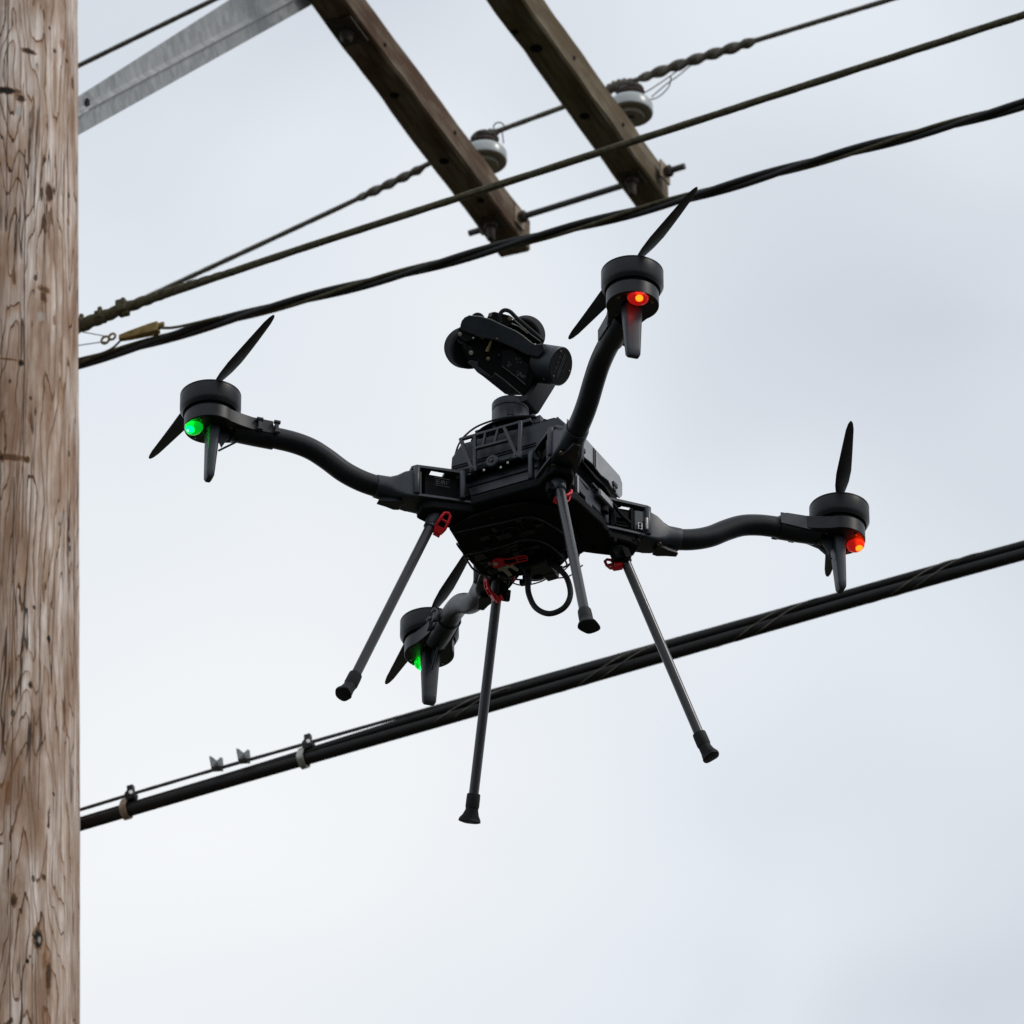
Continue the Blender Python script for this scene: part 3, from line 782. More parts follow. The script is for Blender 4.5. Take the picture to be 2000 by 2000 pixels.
# ------------------------------------------------------------------ drone
# local frame: x to the right side, y to the back, z up; z = 0 is the plane of the motor rims
DO = Vector((.0224, 10.44094, 8.5855)); DROT = R(17.783 - 45)
drone = empty('drone', DO, DROT)
tag(drone, 'black quadcopter drone hovering, with curved arms, thin landing legs and red and green lights', 'drone')

def screw(parent, p, d, r=.0032, mat='bronze', name='screw'):
    b = MB(); T = frame(p, z=d)
    b.lathe([(r, -.0006), (r, .0009), (r * .55, .0012), (r * .5, .0004), (.0002, .0003)], T, 14)
    return b.build(name, M[mat], parent)

def rrect(hx, hy, r, n=4):
    out = []
    for cx, cy, a0 in ((hx - r, hy - r, 0), (-hx + r, hy - r, 90), (-hx + r, -hy + r, 180), (hx - r, -hy + r, 270)):
        for k in range(n + 1):
            a = R(a0 + 90 * k / n); out.append((cx + r * math.cos(a), cy + r * math.sin(a)))
    return out
def loft(mb, secs, mi=0):
    n = len(secs[0]); vs = [q for s_ in secs for q in s_]
    fs = [tuple(range(n))[::-1], tuple(range((len(secs) - 1) * n, len(secs) * n))]
    for i in range(len(secs) - 1):
        for k in range(n): fs.append((i * n + k, i * n + (k + 1) % n, (i + 1) * n + (k + 1) % n, (i + 1) * n + k))
    mb.add(vs, fs, mi)

RM = .465
def arm_meshes():
    """one arm along +X with its sub-parts; returns [(name, object)]"""
    L = []
    pts = catmull([(.43, 0, -.047), (.40, 0, -.0485), (.37, 0, -.050), (.343, 0, -.052), (.318, 0, -.058), (.295, 0, -.070), (.27, 0, -.086), (.245, 0, -.096), (.22, 0, -.101), (.195, 0, -.1035), (.165, 0, -.104)], .004)
    b = MB(); b.tube(pts, .0152, 32)
    arm = b.build('arm', M['black'], drone, smooth=60)
    # motor: rotor can with a dark underside gap
    T = frame((RM, 0, 0))
    b = MB(); b.lathe([(.020, -.0315), (.0385, -.0305), (.0405, -.027), (.0428, -.0225), (.0428, -.0025), (.0422, -.0020), (.0422, -.0012), (.0428, -.0008), (.0428, .0006), (.0405, .0022), (.010, .003)], T, 64)
    L.append(b.build('motor', M['black'], arm, smooth=30))
    b = MB(); b.lathe([(.0345, -.0345), (.0345, -.030)], T, 48); L.append(b.build('motor_stator', M['matte'], arm))
    # mount: teardrop housing running into the arm sleeve
    out = [(RM + .0362 * math.cos(a), .0362 * math.sin(a)) for a in [R(-128 + 256 * k / 40) for k in range(41)]]
    out += [(.425, .0225), (.408, .0185), (.378, .0175), (.378, -.0175), (.408, -.0185), (.425, -.0225)]
    b = MB(); b.prism(out, -.0555, -.034); L.append(b.build('motor_mount', M['black'], arm, bevel=.0012, smooth=40))
    b = MB(); b.tube([(.372, 0, -.0500), (.40, 0, -.0492), (.432, 0, -.0478)], [.0172, .0176, .0178], 28); L.append(b.build('arm_sleeve', M['black'], arm, bevel=.0006, smooth=50))
    for a in (50, -60, 150, -150):
        L.append(screw(arm, (RM + .029 * math.cos(R(a)), .029 * math.sin(R(a)), -.0556), (0, 0, -1), .0020))
    # tangential cover plate on one side of the sleeve and two clamp lugs on the other
    b = MB(); T2 = frame((.396, -.0165, -.047), x=(1, 0, 0), z=(0, -1, 0)); b.prism([(-.026, -.007), (.018, -.010), (.030, -.008), (.030, .012), (-.026, .011)], 0, .0022, T2)
    L.append(b.build('sleeve_cover', M['shell'], arm, bevel=.0006))
    for r_ in (.374, .399):
        b = MB(); b.box((r_, .0195, -.046), (.0050, .0060, .020)); b.lathe([(.0030, -.0045), (.0030, .0045)], frame((r_, .0215, -.038), z=(1, 0, 0)), 12); b.lathe([(.0026, -.0040), (.0026, .0040)], frame((r_, .0215, -.054), z=(1, 0, 0)), 12)
        L.append(b.build('clamp_lug', M['shell'], arm, bevel=.0005))
    # landing fin (antenna blade) under the motor
    b = MB(); secs = []
    for t, hx, hy in ((0, .0095, .0150), (.12, .0092, .0146), (.5, .0080, .0128), (.85, .0068, .0112), (.96, .0062, .0106), (1.0, .0040, .0085)):
        secs.append([Vector((RM - .004 + .004 * t + x, y, -.055 - .0835 * t)) for x, y in rrect(hx * .9, hy * .93, min(hx, hy) * .55)])
    loft(b, secs); L.append(b.build('antenna_fin', M['shell'], arm, smooth=40))
    b = MB(); b.tube([(.452, 0, -.088), (.424, 0, -.066)], .0016, 8); b.prism([(-.010, 0), (.012, 0), (.010, -.012), (.004, -.026)], -.0012, .0012, frame((.444, 0, -.056), x=(1, 0, 0), z=(0, -1, 0)))
    L.append(b.build('fin_strut', M['shell'], arm, bevel=.0003))
    # arm root: flared socket, hinge knuckles, clevis plates
    secs = []
    for x, z, hy, hz, rr in ((.224, -.1008, .0166, .0160, .0155), (.214, -.1016, .0172, .0166, .0155), (.205, -.1020, .0172, .0170, .0150), (.196, -.1020, .0180, .0185, .010), (.186, -.1000, .0200, .0215, .006), (.175, -.0985, .0215, .0235, .005), (.163, -.0980, .0215, .0230, .005)):
        secs.append([Vector((x, a_, z + b_)) for a_, b_ in rrect(hy, hz, rr, 6)])
    b = MB(); loft(b, secs); L.append(b.build('arm_socket', M['shell'], arm, smooth=35, bevel=.0004))
    b = MB(); b.prism([(.221, -.005), (.221, .005), (.206, .008), (.194, .012), (.186, .010), (.186, -.010), (.194, -.012), (.206, -.008)], -.1275, -.1175, top=.72)
    L.append(b.build('lock_lever', M['black'], arm, bevel=.001))
    L.append(screw(arm, (.190, -.0125, -.1230), (0, -.45, -1), .0036)); L.append(screw(arm, (.158, -.014, -.1235), (0, -.3, -1), .0032))
    b = MB()
    po = [(.080, -.027), (.125, -.0255), (.150, -.0235), (.170, -.022), (.176, -.016), (.176, .016), (.170, .022), (.125, .0255), (.080, .027)]
    b.prism(po[:5] + [(.176, .0), (.148, .0), (.148, -.014), (.128, -.014), (.128, .018), (.148, .018), (.148, .0002), (.176, .0002)] + po[5:], -.0715, -.0675)
    L.append(b.build('hinge_plate', M['shell_lit'], arm))
    b = MB(); b.prism(po, -.1195, -.1150); L.append(b.build('hinge_plate', M['shell_lit'], arm, bevel=.0008))
    for x, y, r_ in ((.170, -.0215, .0048), (.105, -.0290, .0045), (.170, .0215, .0048), (.105, .029, .0045)):
        b = MB(); b.lathe([(r_ * .8, -.1165), (r_, -.1155), (r_, -.0715), (r_ * .8, -.0705)], frame((x, y, 0)), 16)
        L.append(b.build('hinge_pin', M['shell_lit'], arm, smooth=50))
    b = MB(); b.box((.1565, -.019, -.0955), (.014, .006, .034)); L.append(b.build('hinge_knuckle', M['shell_lit'], arm, bevel=.002))
    b = MB(); b.box((.126, 0, -.0955), (.060, .028, .041)); b.box((.147, -.018, -.094), (.004, .006, .036)); b.box((.118, -.020, -.094), (.006, .007, .036))
    b.tube(catmull([(.110, -.026, -.076), (.118, -.0285, -.082), (.128, -.029, -.096), (.142, -.028, -.107)], .003), [.0028] * 1 and .0028, 8)
    b.box((.132, -.0165, -.088), (.022, .004, .013)); b.box((.130, -.0155, -.106), (.026, .005, .003)); b.box((.130, -.0155, -.101), (.026, .004, .0015))
    L.append(b.build('hinge_core', M['matte'], arm, bevel=.0006))
    b = MB(); b.prism([(.070, -.026), (.105, -.024), (.145, -.020), (.160, -.013), (.160, .013), (.145, .020), (.105, .024), (.070, .026)], -.134, -.1195, top=1.0)
    L.append(b.build('hinge_base', M['matte'], arm, bevel=.003))
    return arm, L

def leg_meshes():
    a = Vector((.1434, 0, -.1527)); f = Vector((.2551, 0, -.4317)); d = (f - a).normalized()
    b = MB(); b.tube([a - d * .02, a, f - d * .006], .0070, 24)
    leg = b.build('landing_leg', M['carbon'], drone, smooth=60)
    L = []
    T = frame(a, x=(0, 1, 0), z=-d)
    b = MB(); b.lathe([(.0078, -.0030), (.0092, -.0020), (.0092, .0022), (.0086, .003), (.0096, .006), (.0118, .034), (.014, .040)], T, 24)
    L.append(b.build('leg_socket', M['shell'], leg, smooth=40))
    b = MB(); b.box((0, 0, 0), (.014, .018, .018), frame(a + Vector((-.012, -.004, .006)), x=(0, 1, 0), z=-d)); b.box((-.012, .002, .004), (.012, .010, .016), frame(a, x=(0, 1, 0), z=-d))
    b.prism([(-.020, -.018), (.018, -.020), (.024, .010), (-.026, .012)], 0, .014, frame(a + Vector((-.010, 0, .024))))
    L.append(b.build('leg_bracket', M['matte'], leg, bevel=.0012))
    L.append(screw(leg, a + Vector((-.002, -.0125, .004)), (0, -1, -.1), .0030, 'steel'))
    # red quick-release latch: a bent loop with a window
    b = MB(); T2 = frame(a + Vector((-.014, .0145, .000)), x=Vector((-.30, .62, .72)), z=Vector((.25, .75, -.55)))
    ring = [(-.012, -.0055), (-.006, -.0068), (.006, -.0060), (.0135, -.0048), (.0160, 0), (.0135, .0048), (.006, .0060), (-.006, .0068), (-.012, .0055), (-.0145, 0)]
    rp = [T2 @ Vector((x, y, .003 * math.cos(x * 160))) for x, y in ring]
    b.tube(rp, .0023, 8, closed=True); b.box((-.011, 0, .0005), (.010, .013, .0050), T2); b.box((.004, 0, .001), (.0030, .011, .0040), T2)
    b.box((-.017, 0, -.004), (.008, .010, .010), T2)
    L.append(b.build('red_latch', M['red'], leg, bevel=.0007, smooth=50))
    # rubber foot: collar, then a flared asymmetric toe
    b = MB(); T3 = frame(f, x=(0, 1, 0), z=d)
    b.lathe([(.0074, -.016), (.0094, -.0155), (.0097, -.010), (.0098, 0.003), (.0088, .006)], T3, 24)
    secs = []
    for t, s1, s2, off in ((0, .0088, .0088, 0), (.25, .0089, .0092, .0005), (.6, .0096, .0110, .002), (.85, .0112, .0138, .0035), (1.0, .0116, .0144, .004), (1.10, .0122, .0146, .0036), (1.17, .0095, .0118, .003)):
        q = []
        for k in range(24):
            an = 2 * math.pi * k / 24; q_ = min(1, t * 1.3); rx = s2 * (1 + .10 * q_ * math.cos(2 * an) + .09 * q_ * math.cos(3 * an + .5)); ry = s1 * (1 - .08 * q_ * math.cos(3 * an))
            p = Vector((rx * math.cos(an), ry * math.sin(an), 0))
            p = f + d * (.004 + .017 * t) + Vector((0, 1, 0)) * p.x + d.cross(Vector((0, 1, 0))) * p.y + Vector((off, 0, 0))
            q.append(p)
        secs.append(q)
    loft(b, secs)
    L.append(b.build('rubber_foot', M['rubber'], leg, smooth=45, bevel=.0005))
    return leg, L

def make_prop():
    b = MB(); b.lathe([(.013, .0035), (.0145, .006), (.0135, .0115), (.008, .014), (.0005, .0145)], None, 28)
    for s_ in (0, 1):
        secs = []
        Rz = Matrix.Rotation(math.pi * s_, 4, 'Z')
        for t in [0, .04, .1, .2, .35, .5, .65, .8, .9, .97, 1.0]:
            r_ = .010 + .190 * t
            ch = (.010 + .014 * math.sin(min(1, t / .32) * math.pi / 2)) * (1 - .62 * max(0, t - .3) / .7) * (.35 if t == 1 else .75 if t > .96 else 1)
            tw = R(22 * (1 - t) ** 1.3 + 5); th = .0030 * (1 - .65 * t)
            sec = []
            for u, v in ((-.5, 0), (-.3, .8), (0, 1), (.3, .6), (.5, .1), (.3, -.3), (0, -.4), (-.3, -.3)):
                x = u * ch + ch * .05 * 0 - .004 * t * 1.5; z = v * th
                sec.append(Rz @ Vector((r_, x * math.cos(tw) - z * math.sin(tw), .0095 + x * math.sin(tw) + z * math.cos(tw) + .004 * t * t)))
            secs.append(sec)
        loft(b, secs)
    return b

def lamp(arm, colr):
    T = frame((RM + .0235, 0, -.0560))
    b = MB(); b.ball((0, 0, 0), (.0128, .0150, .0100), T, 28)
    l1 = b.build('light_lens', M[colr + '_lens'], arm, smooth=80)
    if colr == 'red': l1['label'] = 'red position light lens'
    else: l1['label'] = 'green position light lens'
    b = MB(); b.ball((.0050, 0, -.0040), (.0046, .0050, .0042) if colr == 'red' else (.0056, .0056, .0046), T, 16)
    b.build('light_bulb', M[colr + '_core'], arm, smooth=80)

arm0, subs0 = arm_meshes(); leg0, lsub0 = leg_meshes(); prop0 = make_prop()
def clone(o, par):
    c = o.copy(); col.objects.link(c); c.parent = par; return c
pmesh = None
#            local angle, lamp, prop direction in the world (x, y)
for i, (ang, lc, pv) in enumerate(((45, 'red', (10, -120)), (135, 'green', (-38, 100)), (225, 'green', (62, -112)), (315, 'red', (60, -118)))):
    arm = arm0 if i == 0 else clone(arm0, drone)
    leg = leg0 if i == 0 else clone(leg0, drone)
    if i:
        for s_ in subs0: clone(s_, arm)
        for s_ in lsub0: clone(s_, leg)
    arm.rotation_euler = (0, 0, R(ang)); leg.rotation_euler = (0, 0, R(ang))
    lamp(arm, lc)
    pr = prop0.build('propeller', M['prop'], arm, smooth=50) if i == 0 else bpy.data.objects.new('propeller', pmesh)
    if i == 0: pmesh = pr.data
    else: col.objects.link(pr); pr.parent = arm
    pr.location = (RM, 0, .0022)
    pr.rotation_euler = (0, 0, math.atan2(pv[1], pv[0]) - (R(ang) + DROT))

# --- battery block: hexagonal section running front to back
FY = frame((0, 0, 0), x=(1, 0, 0), z=(0, -1, 0))    # outline in (x, z), extruded towards the front
def slab(name, pts, y0, y1, mat, bevel=.0015, top=1.0, smooth=35):
    b = MB(); b.prism(pts, -y0, -y1, FY, top=top); return b.build(name, mat, drone, bevel=bevel, smooth=smooth)
bat = slab('battery', [(-.0815, -.0565), (-.0797, -.0304), (-.0640, -.0110), (.0880, -.0130), (.0990, -.0265), (.0990, -.0470), (.0790, -.0440), (.0570, -.0640)], .098, -.080, M['shell'], .0022)
b = MB()
for z in (-.047, -.051): b.box((-.012, -.0808, z), (.132, .0012, .0008))
b.box((.0985, .010, -.037), (.0022, .003, .022)); b.build('seam', M['matte'], bat)
b = MB()
for y in (-.030, .070): b.box((.1005, y, -.0430), (.006, .013, .007)); b.box((.1010, y, -.0500), (.003, .007, .008))
b.build('battery_latch', M['black'], bat, bevel=.001)
b = MB(); b.prism([(-.075, -.055), (.098, -.055), (.098, -.063), (.070, -.066), (.045, -.058), (.02, -.062), (-.02, -.058), (-.075, -.063)], .090, .0975, frame((0, 0, 0), x=(0, 1, 0), z=(1, 0, 0)))
b.build('battery_rail', M['matte'], bat, bevel=.001)
random.seed(3)
b = MB()
for k in range(16):
    x = .028 + .060 * random.random(); y = -.076 + .16 * random.random()
    b.box((x, y, -.0105), (.004 + .010 * random.random(), .006 + .012 * random.random(), .004 + .004 * random.random()))
for k in range(10):
    b.box((.045 + .040 * k / 9, -.074, -.0115), (.0026, .004, .0035))
b.build('connector_strip', M['matte'], bat, bevel=.0006)

b = MB(); b.prism([(-.074, -.0160), (.088, -.0160), (.0965, -.0240), (.0965, -.0440), (.088, -.0545), (.060, -.0500), (.052, -.0460), (.030, -.0500), (.0, -.0470), (-.030, -.0520), (-.074, -.0500)], .0985, .1005, frame((0, 0, 0), x=(0, 1, 0), z=(1, 0, 0)))
b.build('battery_side', M['side'], bat, bevel=.0012)  # thin sheet whose pale colour carries the sheen of this side
b = MB(); b.box((.1012, .006, -.034), (.0012, .0035, .030)); b.box((.1012, .0105, -.034), (.0012, .0012, .028)); b.build('side_groove', M['black'], bat)
# --- central chassis
oct_ = lambda a, c: [(-a, -c), (-c, -a), (c, -a), (a, -c), (a, c), (c, a), (-c, a), (-a, c)]
ch = MB(); ch.prism(oct_(.085, .060), -.071, -.0655); ch.prism(oct_(.066, .052), -.120, -.103); ch.box((0, 0, -.088), (.09, .09, .04))
chs = ch.build('chassis_plate', M['matte'], drone, bevel=.001)
b = MB(); b.box((0, 0, -.092), (.112, .116, .046)); b.build('chassis_core', M['matte'], chs, bevel=.003)
lip = slab('front_cover', [(-.0640, -.0660), (-.0580, -.0800), (-.0520, -.1000), (.0530, -.1000), (.0610, -.0700), (.0600, -.0660)], -.030, -.0745, M['shell_lit'], .0012)  # lit shell tone: the brightness of this face is in its colour
b = MB(); b.prism([(-.0640, -.0860), (.0560, -.0860), (.0575, -.0790), (-.0625, -.0790)], .0745, .0770, FY); b.build('cover_ridge', M['shell'], lip, bevel=.0012)
# --- folding bracket on the front of the battery
br_ = MB()
def bar(p, q, wd_=.0042, y0=-.0905, y1=-.0955):
    p = Vector(p); q = Vector(q); d = (q - p).normalized(); n = Vector((-d.y, d.x)) * wd_ / 2; p -= d * wd_ * .35; q += d * wd_ * .35
    br_.prism([(p + n)[:], (q + n)[:], (q - n)[:], (p - n)[:]], -y0, -y1, FY)
V2 = lambda x, z: (x, z)
for p, q, w_ in (((-.0577, -.0145), (.0368, -.0145), .0042), ((-.0577, -.0145), (-.0396, -.0705), .0052), ((-.0359, -.0145), (-.0358, -.0718), .0050),
                 ((-.0340, -.0372), (.0150, -.0384), .0042), ((.0105, -.0145), (.0285, -.0640), .0050), ((.0362, -.0145), (.0345, -.0720), .0055),
                 ((-.0185, -.0145), (-.0229, -.0375), .0034), ((.0010, -.0145), (-.0044, -.0378), .0034), ((-.0396, -.0705), (-.0358, -.0705), .010), ((.0285, -.0680), (.0345, -.0690), .010)):
    k_ = .0002 * random.random()
    bar(Vector(p), Vector(q), w_, -.0905 - k_, -.0955 - k_)
br = br_.build('mount_bracket', M['shell_lit'], drone, bevel=.0008)
b = MB(); b.box((-.010, -.086, -.0705), (.094, .012, .005)); b.box((-.0045, -.090, -.0705), (.040, .005, .0035)); b.build('bracket_base', M['matte'], br, bevel=.0006)
b = MB(); T = frame((-.0076, -.0955, -.0671), z=(0, -1, 0)); b.lathe([(.0085, -.007), (.0098, -.005), (.0098, .0), (.0085, .0015), (.0050, .0018), (.0045, .0008), (.0028, .0008), (.0026, .003), (.0003, .003)], T, 28); b.build('thumb_wheel', M['shell'], br, smooth=40)
for x, z in ((-.0396, -.0712), (.0302, -.0715)): screw(br, (x, -.0962, z), (0, -1, 0), .0030, 'shell')
for x, z in ((-.0225, -.0755), (.0150, -.0745), (.004, -.079)): screw(br, (x, -.0905, z), (0, -1, -.3), .0018, 'steel')
b = MB(); b.box((-.052, -.0860, -.0730), (.030, .010, .007)); b.build('bracket_foot', M['shell'], br, bevel=.0006)

# --- top deck: isolator plate, wire rails, red clip
td = MB(); td.lathe([(.073, .0005), (.076, .0015), (.0755, .0035), (.06, .0042)], frame((.0, -.014, 0)), 64)
deck = td.build('isolator_plate', M['matte'], drone, smooth=40)
b = MB()
for a in (200, 232, 262, 292, 330, 20, 160):
    b.lathe([(.0026, -.012), (.0032, -.006), (.0026, 0), (.0034, .0015)], frame((.070 * math.cos(R(a)), -.014 + .070 * math.sin(R(a)), .002)), 10)
    b.box((.0735 * math.cos(R(a + 4)), -.014 + .0735 * math.sin(R(a + 4)), .0045), (.006, .004, .003))
b.build('isolator', M['rubber'], deck)
b = MB(); b.box((-.018, -.070, .0000), (.014, .008, .005)); b.prism([(-.008, 0), (.004, 0), (.008, .004), (-.004, .005)], -.003, .003, frame((-.022, -.076, -.003), x=(1, 0, 0), z=(0, -1, 0))); b.build('red_clip', M['red'], deck, bevel=.0006)
b = MB(); b.lathe([(.030, -.0130), (.034, -.008), (.034, .0005)], frame((0, -.05, 0)), 40); b.box((0, -.03, -.006), (.05, .09, .010)); b.build('deck_base', M['matte'], deck, bevel=.0008)
b = MB(); b.tube([p for p in catmull([(-.090, -.048, -.002), (-.078, -.062, .001), (-.060, -.078, .001), (-.03, -.0925, .0008), (.01, -.0940, .0008), (.045, -.081, .0008), (.056, -.068, .0)], .004)], .0014, 8)
b.tube(catmull([(-.084, -.044, -.010), (-.094, -.040, -.010), (-.092, -.030, -.012), (-.080, -.02, -.012)], .004), .0024, 8); b.build('wire_rail', M['black'], deck)
b = MB(); b.box((.034, -.080, -.0085), (.028, .012, .006)); b.box((.052, -.070, -.003), (.012, .010, .012)); b.box((.066, -.060, -.0065), (.020, .016, .007)); b.lathe([(.004, 0), (.004, .006)], frame((.046, -.074, .0005)), 10); b.build('deck_module', M['shell'], deck, bevel=.0008)

# --- right side electronics pod
b = MB(); b.box((.0850, -.0360, -.1050), (.022, .006, .034)); b.box((.078, .010, -.093), (.030, .088, .026))
pod = b.build('side_pod', M['shell_lit'], drone, bevel=.002)
b = MB(); b.box((.094, .046, -.0825), (.016, .050, .014)); b.build('pod_cover', M['shell_lit'], pod, bevel=.0025)
b = MB(); b.box((.1022, .046, -.0825), (.0012, .044, .0095)); b.box((.0968, -.0360, -.1030), (.0012, .0052, .028)); b.build('pod_side', M['side'], pod, bevel=.0005)  # right faces of the pod, their sheen painted as pale grey
b = MB()
for x, y, z, h in ((.094, .050, -.094, .018), (.094, .0735, -.098, .024)):
    b.lathe([(.0052, -h * .5), (.0068, -h * .5 + .001), (.0070, h * .5 - .001), (.006, h * .5)], frame((x, y, z), z=(-.12, .25, 1)), 24)
b.build('capacitor', M['matte'], pod, smooth=40)
b = MB(); b.box((.088, .004, -.112), (.012, .020, .014)); b.box((.098, .030, -.078), (.004, .05, .003)); b.box((.091, .066, -.113), (.0015, .034, .006)); b.prism([(-.012, -.006), (.016, -.010), (.020, .002), (-.010, .004)], 0, .0015, frame((.090, -.014, -.080), x=(0, 1, 0), z=(1, 0, .4))); b.build('pod_fin', M['shell_lit'], pod, bevel=.0005)
# worn gold lettering on the underside of the pod
b = MB(); random.seed(5)
for k in range(9):
    yy = .004 + k * .0030; b.box((.062, yy, -.1245 ), (.0045 + .002 * (k % 3 == 0), .0010, .0008)); b.box((.062 + .0018 * (-1) ** k, yy + .001, -.1246), (.0010, .0022, .0008))
b.build('lettering', M['gold'], pod)
b = MB(); b.prism([(-.04, -.10), (.07, -.10), (.098, -.04), (.103, .03), (.093, .082), (.070, .072), (.050, .080), (.028, .088), (-.02, .07), (-.05, .0)], -.1345, -.1195); b.build('belly_plate', M['matte'], chs, bevel=.003)
b = MB()
for x, y in ((.064, .077), (.082, .084), (.100, .070), (.101, .05)): b.lathe([(.0028, -.139), (.0036, -.136), (.0036, -.132)], frame((x, y, 0)), 10)
b.build('belly_stud', M['matte'], chs)

# --- white ports and pins in the right hinge
b = MB(); T = frame((0, 0, 0), z=(0, 0, 1)).to_3x3().to_4x4()
HT = Matrix.Rotation(R(45), 4, 'Z')
b.lathe([(.0020, -.112), (.0026, -.111), (.0026, -.093), (.0018, -.092)], HT @ frame((.1665, -.0265, 0)), 12)
b.box((.1575, -.0245, -.1065), (.0070, .002, .011), HT); b.build('connector_port', M['silver'], chs, bevel=.0003)
b = MB()
for z in (-.104, -.109): b.lathe([(.0020, 0), (.0020, .0006)], HT @ frame((.1575, -.0256, z), z=(0, -1, 0)), 12)
b.build('port_hole', M['matte'], chs)
# --- raised mark moulded in the left hinge, partly behind the strap
b = MB(); HL = Matrix.Rotation(R(225), 4, 'Z'); TT = HL @ frame((.132, .0170, -.089), x=(-1, 0, 0), z=(0, 1, 0))
def mark(pts, closed=False, r=.00045):
    b.tube([TT @ Vector((x, y, .0035)) for x, y in pts], r, 6, closed=closed)
mark([(-.011, -.0062), (.010, -.0062), (.010, .0062), (-.011, .0062)], True, .0006)
mark([(-.0085, -.003), (-.0085, .003), (-.0035, .003)]); mark([(-.0085, 0), (-.0045, 0)]); mark([(-.0085, -.003), (-.0035, -.003)])
mark([(.0005 + .0028 * math.cos(k * .63), .003 * math.sin(k * .63)) for k in range(10)], True)
mark([(.0005 + .0008 * math.cos(k * .8), .0008 * math.sin(k * .8)) for k in range(8)], True)
mark([(.0060, -.003), (.0060, .003), (.0090, .0)])
b.build('moulded_mark', M['mark'], chs)

# --- under-slung payload frame
outl = [(-.088, -.070), (-.094, -.030), (-.100, .010), (-.101, .050), (-.090, .072), (-.060, .080), (-.020, .092), (.004, .088), (.030, .070), (.058, .052), (.068, .0), (.066, -.050), (.040, -.078), (.0, -.086), (-.05, -.082)]
b = MB(); b.prism(outl, -.1425, -.1385); uf = b.build('payload_plate', M['matte'], drone, bevel=.001)
b = MB()
rail = [(-.086, -.064), (-.050, -.060), (-.010, -.056), (.018, -.054), (.036, -.044), (.048, -.010), (.056, .040)]
b.tube([Vector((x, y, -.1460)) for x, y in [p[:2] for p in catmull([(x, y, 0) for x, y in rail], .004)]], .0012, 8)
rail2 = [(-.090, -.012), (-.062, -.008), (-.030, -.008), (-.006, -.009), (.014, .002), (.024, .026), (.026, .060), (.022, .078)]
b.tube([Vector((x, y, -.1500)) for x, y in [p[:2] for p in catmull([(x, y, 0) for x, y in rail2], .004)]], .0014, 8)
out2 = [(-.097, -.012), (-.106, .006), (-.112, .034), (-.113, .060), (-.100, .082), (-.078, .090), (-.050, .100), (-.020, .107), (.006, .106), (.034, .090), (.040, .066)]
b.tube([Vector((x, y, -.1300)) for x, y in [p[:2] for p in catmull([(x, y, 0) for x, y in out2], .004)]], .0015, 8)
b.build('guard_rail', M['shell'], uf, smooth=60)
b = MB()
for x, y, r_ in ((.022, -.030, .0150), (-.012, -.026, .0130), (-.046, -.022, .0120), (-.030, .016, .018)):
    T = frame((x, y, -.1440)); b.tube([T @ Vector((r_ * math.cos(k * .314), r_ * math.sin(k * .314), 0)) for k in range(20)], .0010, 6, closed=True)
for x, y, rx in ((-.0985, -.008, .016),):
    T = frame((x, y, -.139), x=(0, 1, 0), z=(-1, 0, -.5)); b.tube([T @ Vector((rx * math.cos(k * .314), rx * .62 * math.sin(k * .314), 0)) for k in range(20)], .0016, 6, closed=True)
b.build('lightening_ring', M['black'], uf, smooth=60)
b = MB(); random.seed(11)
for k in range(46):
    x = -.100 + .135 * random.random(); y = .035 + .064 * random.random() * (1 - max(0, x) * 6)
    if x < -.08 and y > .075: continue
    z = -.128 - .020 * random.random(); s_ = .004 + .010 * random.random()
    Tm = frame((x, y, z), x=(1, random.uniform(-.3, .3), 0))
    if k % 3: b.box((0, 0, 0), (s_ * 1.5, s_ * .8, s_ * .7), Tm)
    else: b.lathe([(s_ * .35, -s_ * .5), (s_ * .4, -s_ * .4), (s_ * .4, s_ * .5)], Tm, 12)
for k in range(18):
    x = -.085 + .12 * random.random(); y = -.05 + .09 * random.random()
    b.box((x, y, -.1440), (.006 + .02 * random.random(), .004 + .008 * random.random(), .003))
b.build('circuit_clutter', M['black'], uf, bevel=.0005)
b = MB()
for k in range(7):
    y0 = .04 + .05 * random.random(); x0 = -.1 + .06 * random.random()
    b.tube(catmull([(x0, y0, -.14), (x0 + .02, y0 + .012, -.150 + .01 * random.random()), (x0 + .05, y0 + .02, -.146), (x0 + .075, y0 + .014, -.138)], .005), .0010, 6)
b.build('harness', M['wire_black'], uf, smooth=60)
b = MB(); b.box((-.015, .062, -.148), (.040, .034, .020)); b.lathe([(.009, -.158), (.010, -.150)], frame((-.022, .075, 0)), 18); b.box((-.006, .082, -.153), (.018, .018, .012)); b.build('receiver_box', M['black'], uf, bevel=.0015)
# red release lever with three windows
lv = MB(); TL = frame((-.0535, .0215, -.1545), x=(1, .24, 0), z=(.0, -.35, -1))
def lbar(pts, r=.0011): lv.tube([TL @ Vector((x, y, 0)) for x, y in pts], r, 8)
lbar([(-.006, .0050), (.004, .0048), (.014, .0042), (.024, .0068), (.036, .0078), (.0385, .0062), (.0392, .0020), (.0375, -.0010), (.024, -.0024), (.011, -.0064), (.002, -.0046), (-.006, -.0042)])
lbar([(.0035, .0048), (.0035, -.0046)], .0014); lbar([(.0235, .0066), (.0240, -.0024)], .0013); lbar([(.0240, .0022), (.0385, .0038)], .0009)
lv.prism([(-.012, .004), (-.004, .008), (.004, .005), (.002, -.005), (-.006, -.010), (-.013, -.006)], -.002, .0022, TL)
lev = lv.build('release_lever', M['red'], uf, smooth=50, bevel=.0004)
screw(uf, TL @ Vector((-.0075, .0005, .0030)), TL.to_3x3() @ Vector((0, 0, 1)), .0034, 'steel')
screw(uf, TL @ Vector((-.0160, .0005, .0015)), TL.to_3x3() @ Vector((0, 0, 1)), .0030, 'bronze')
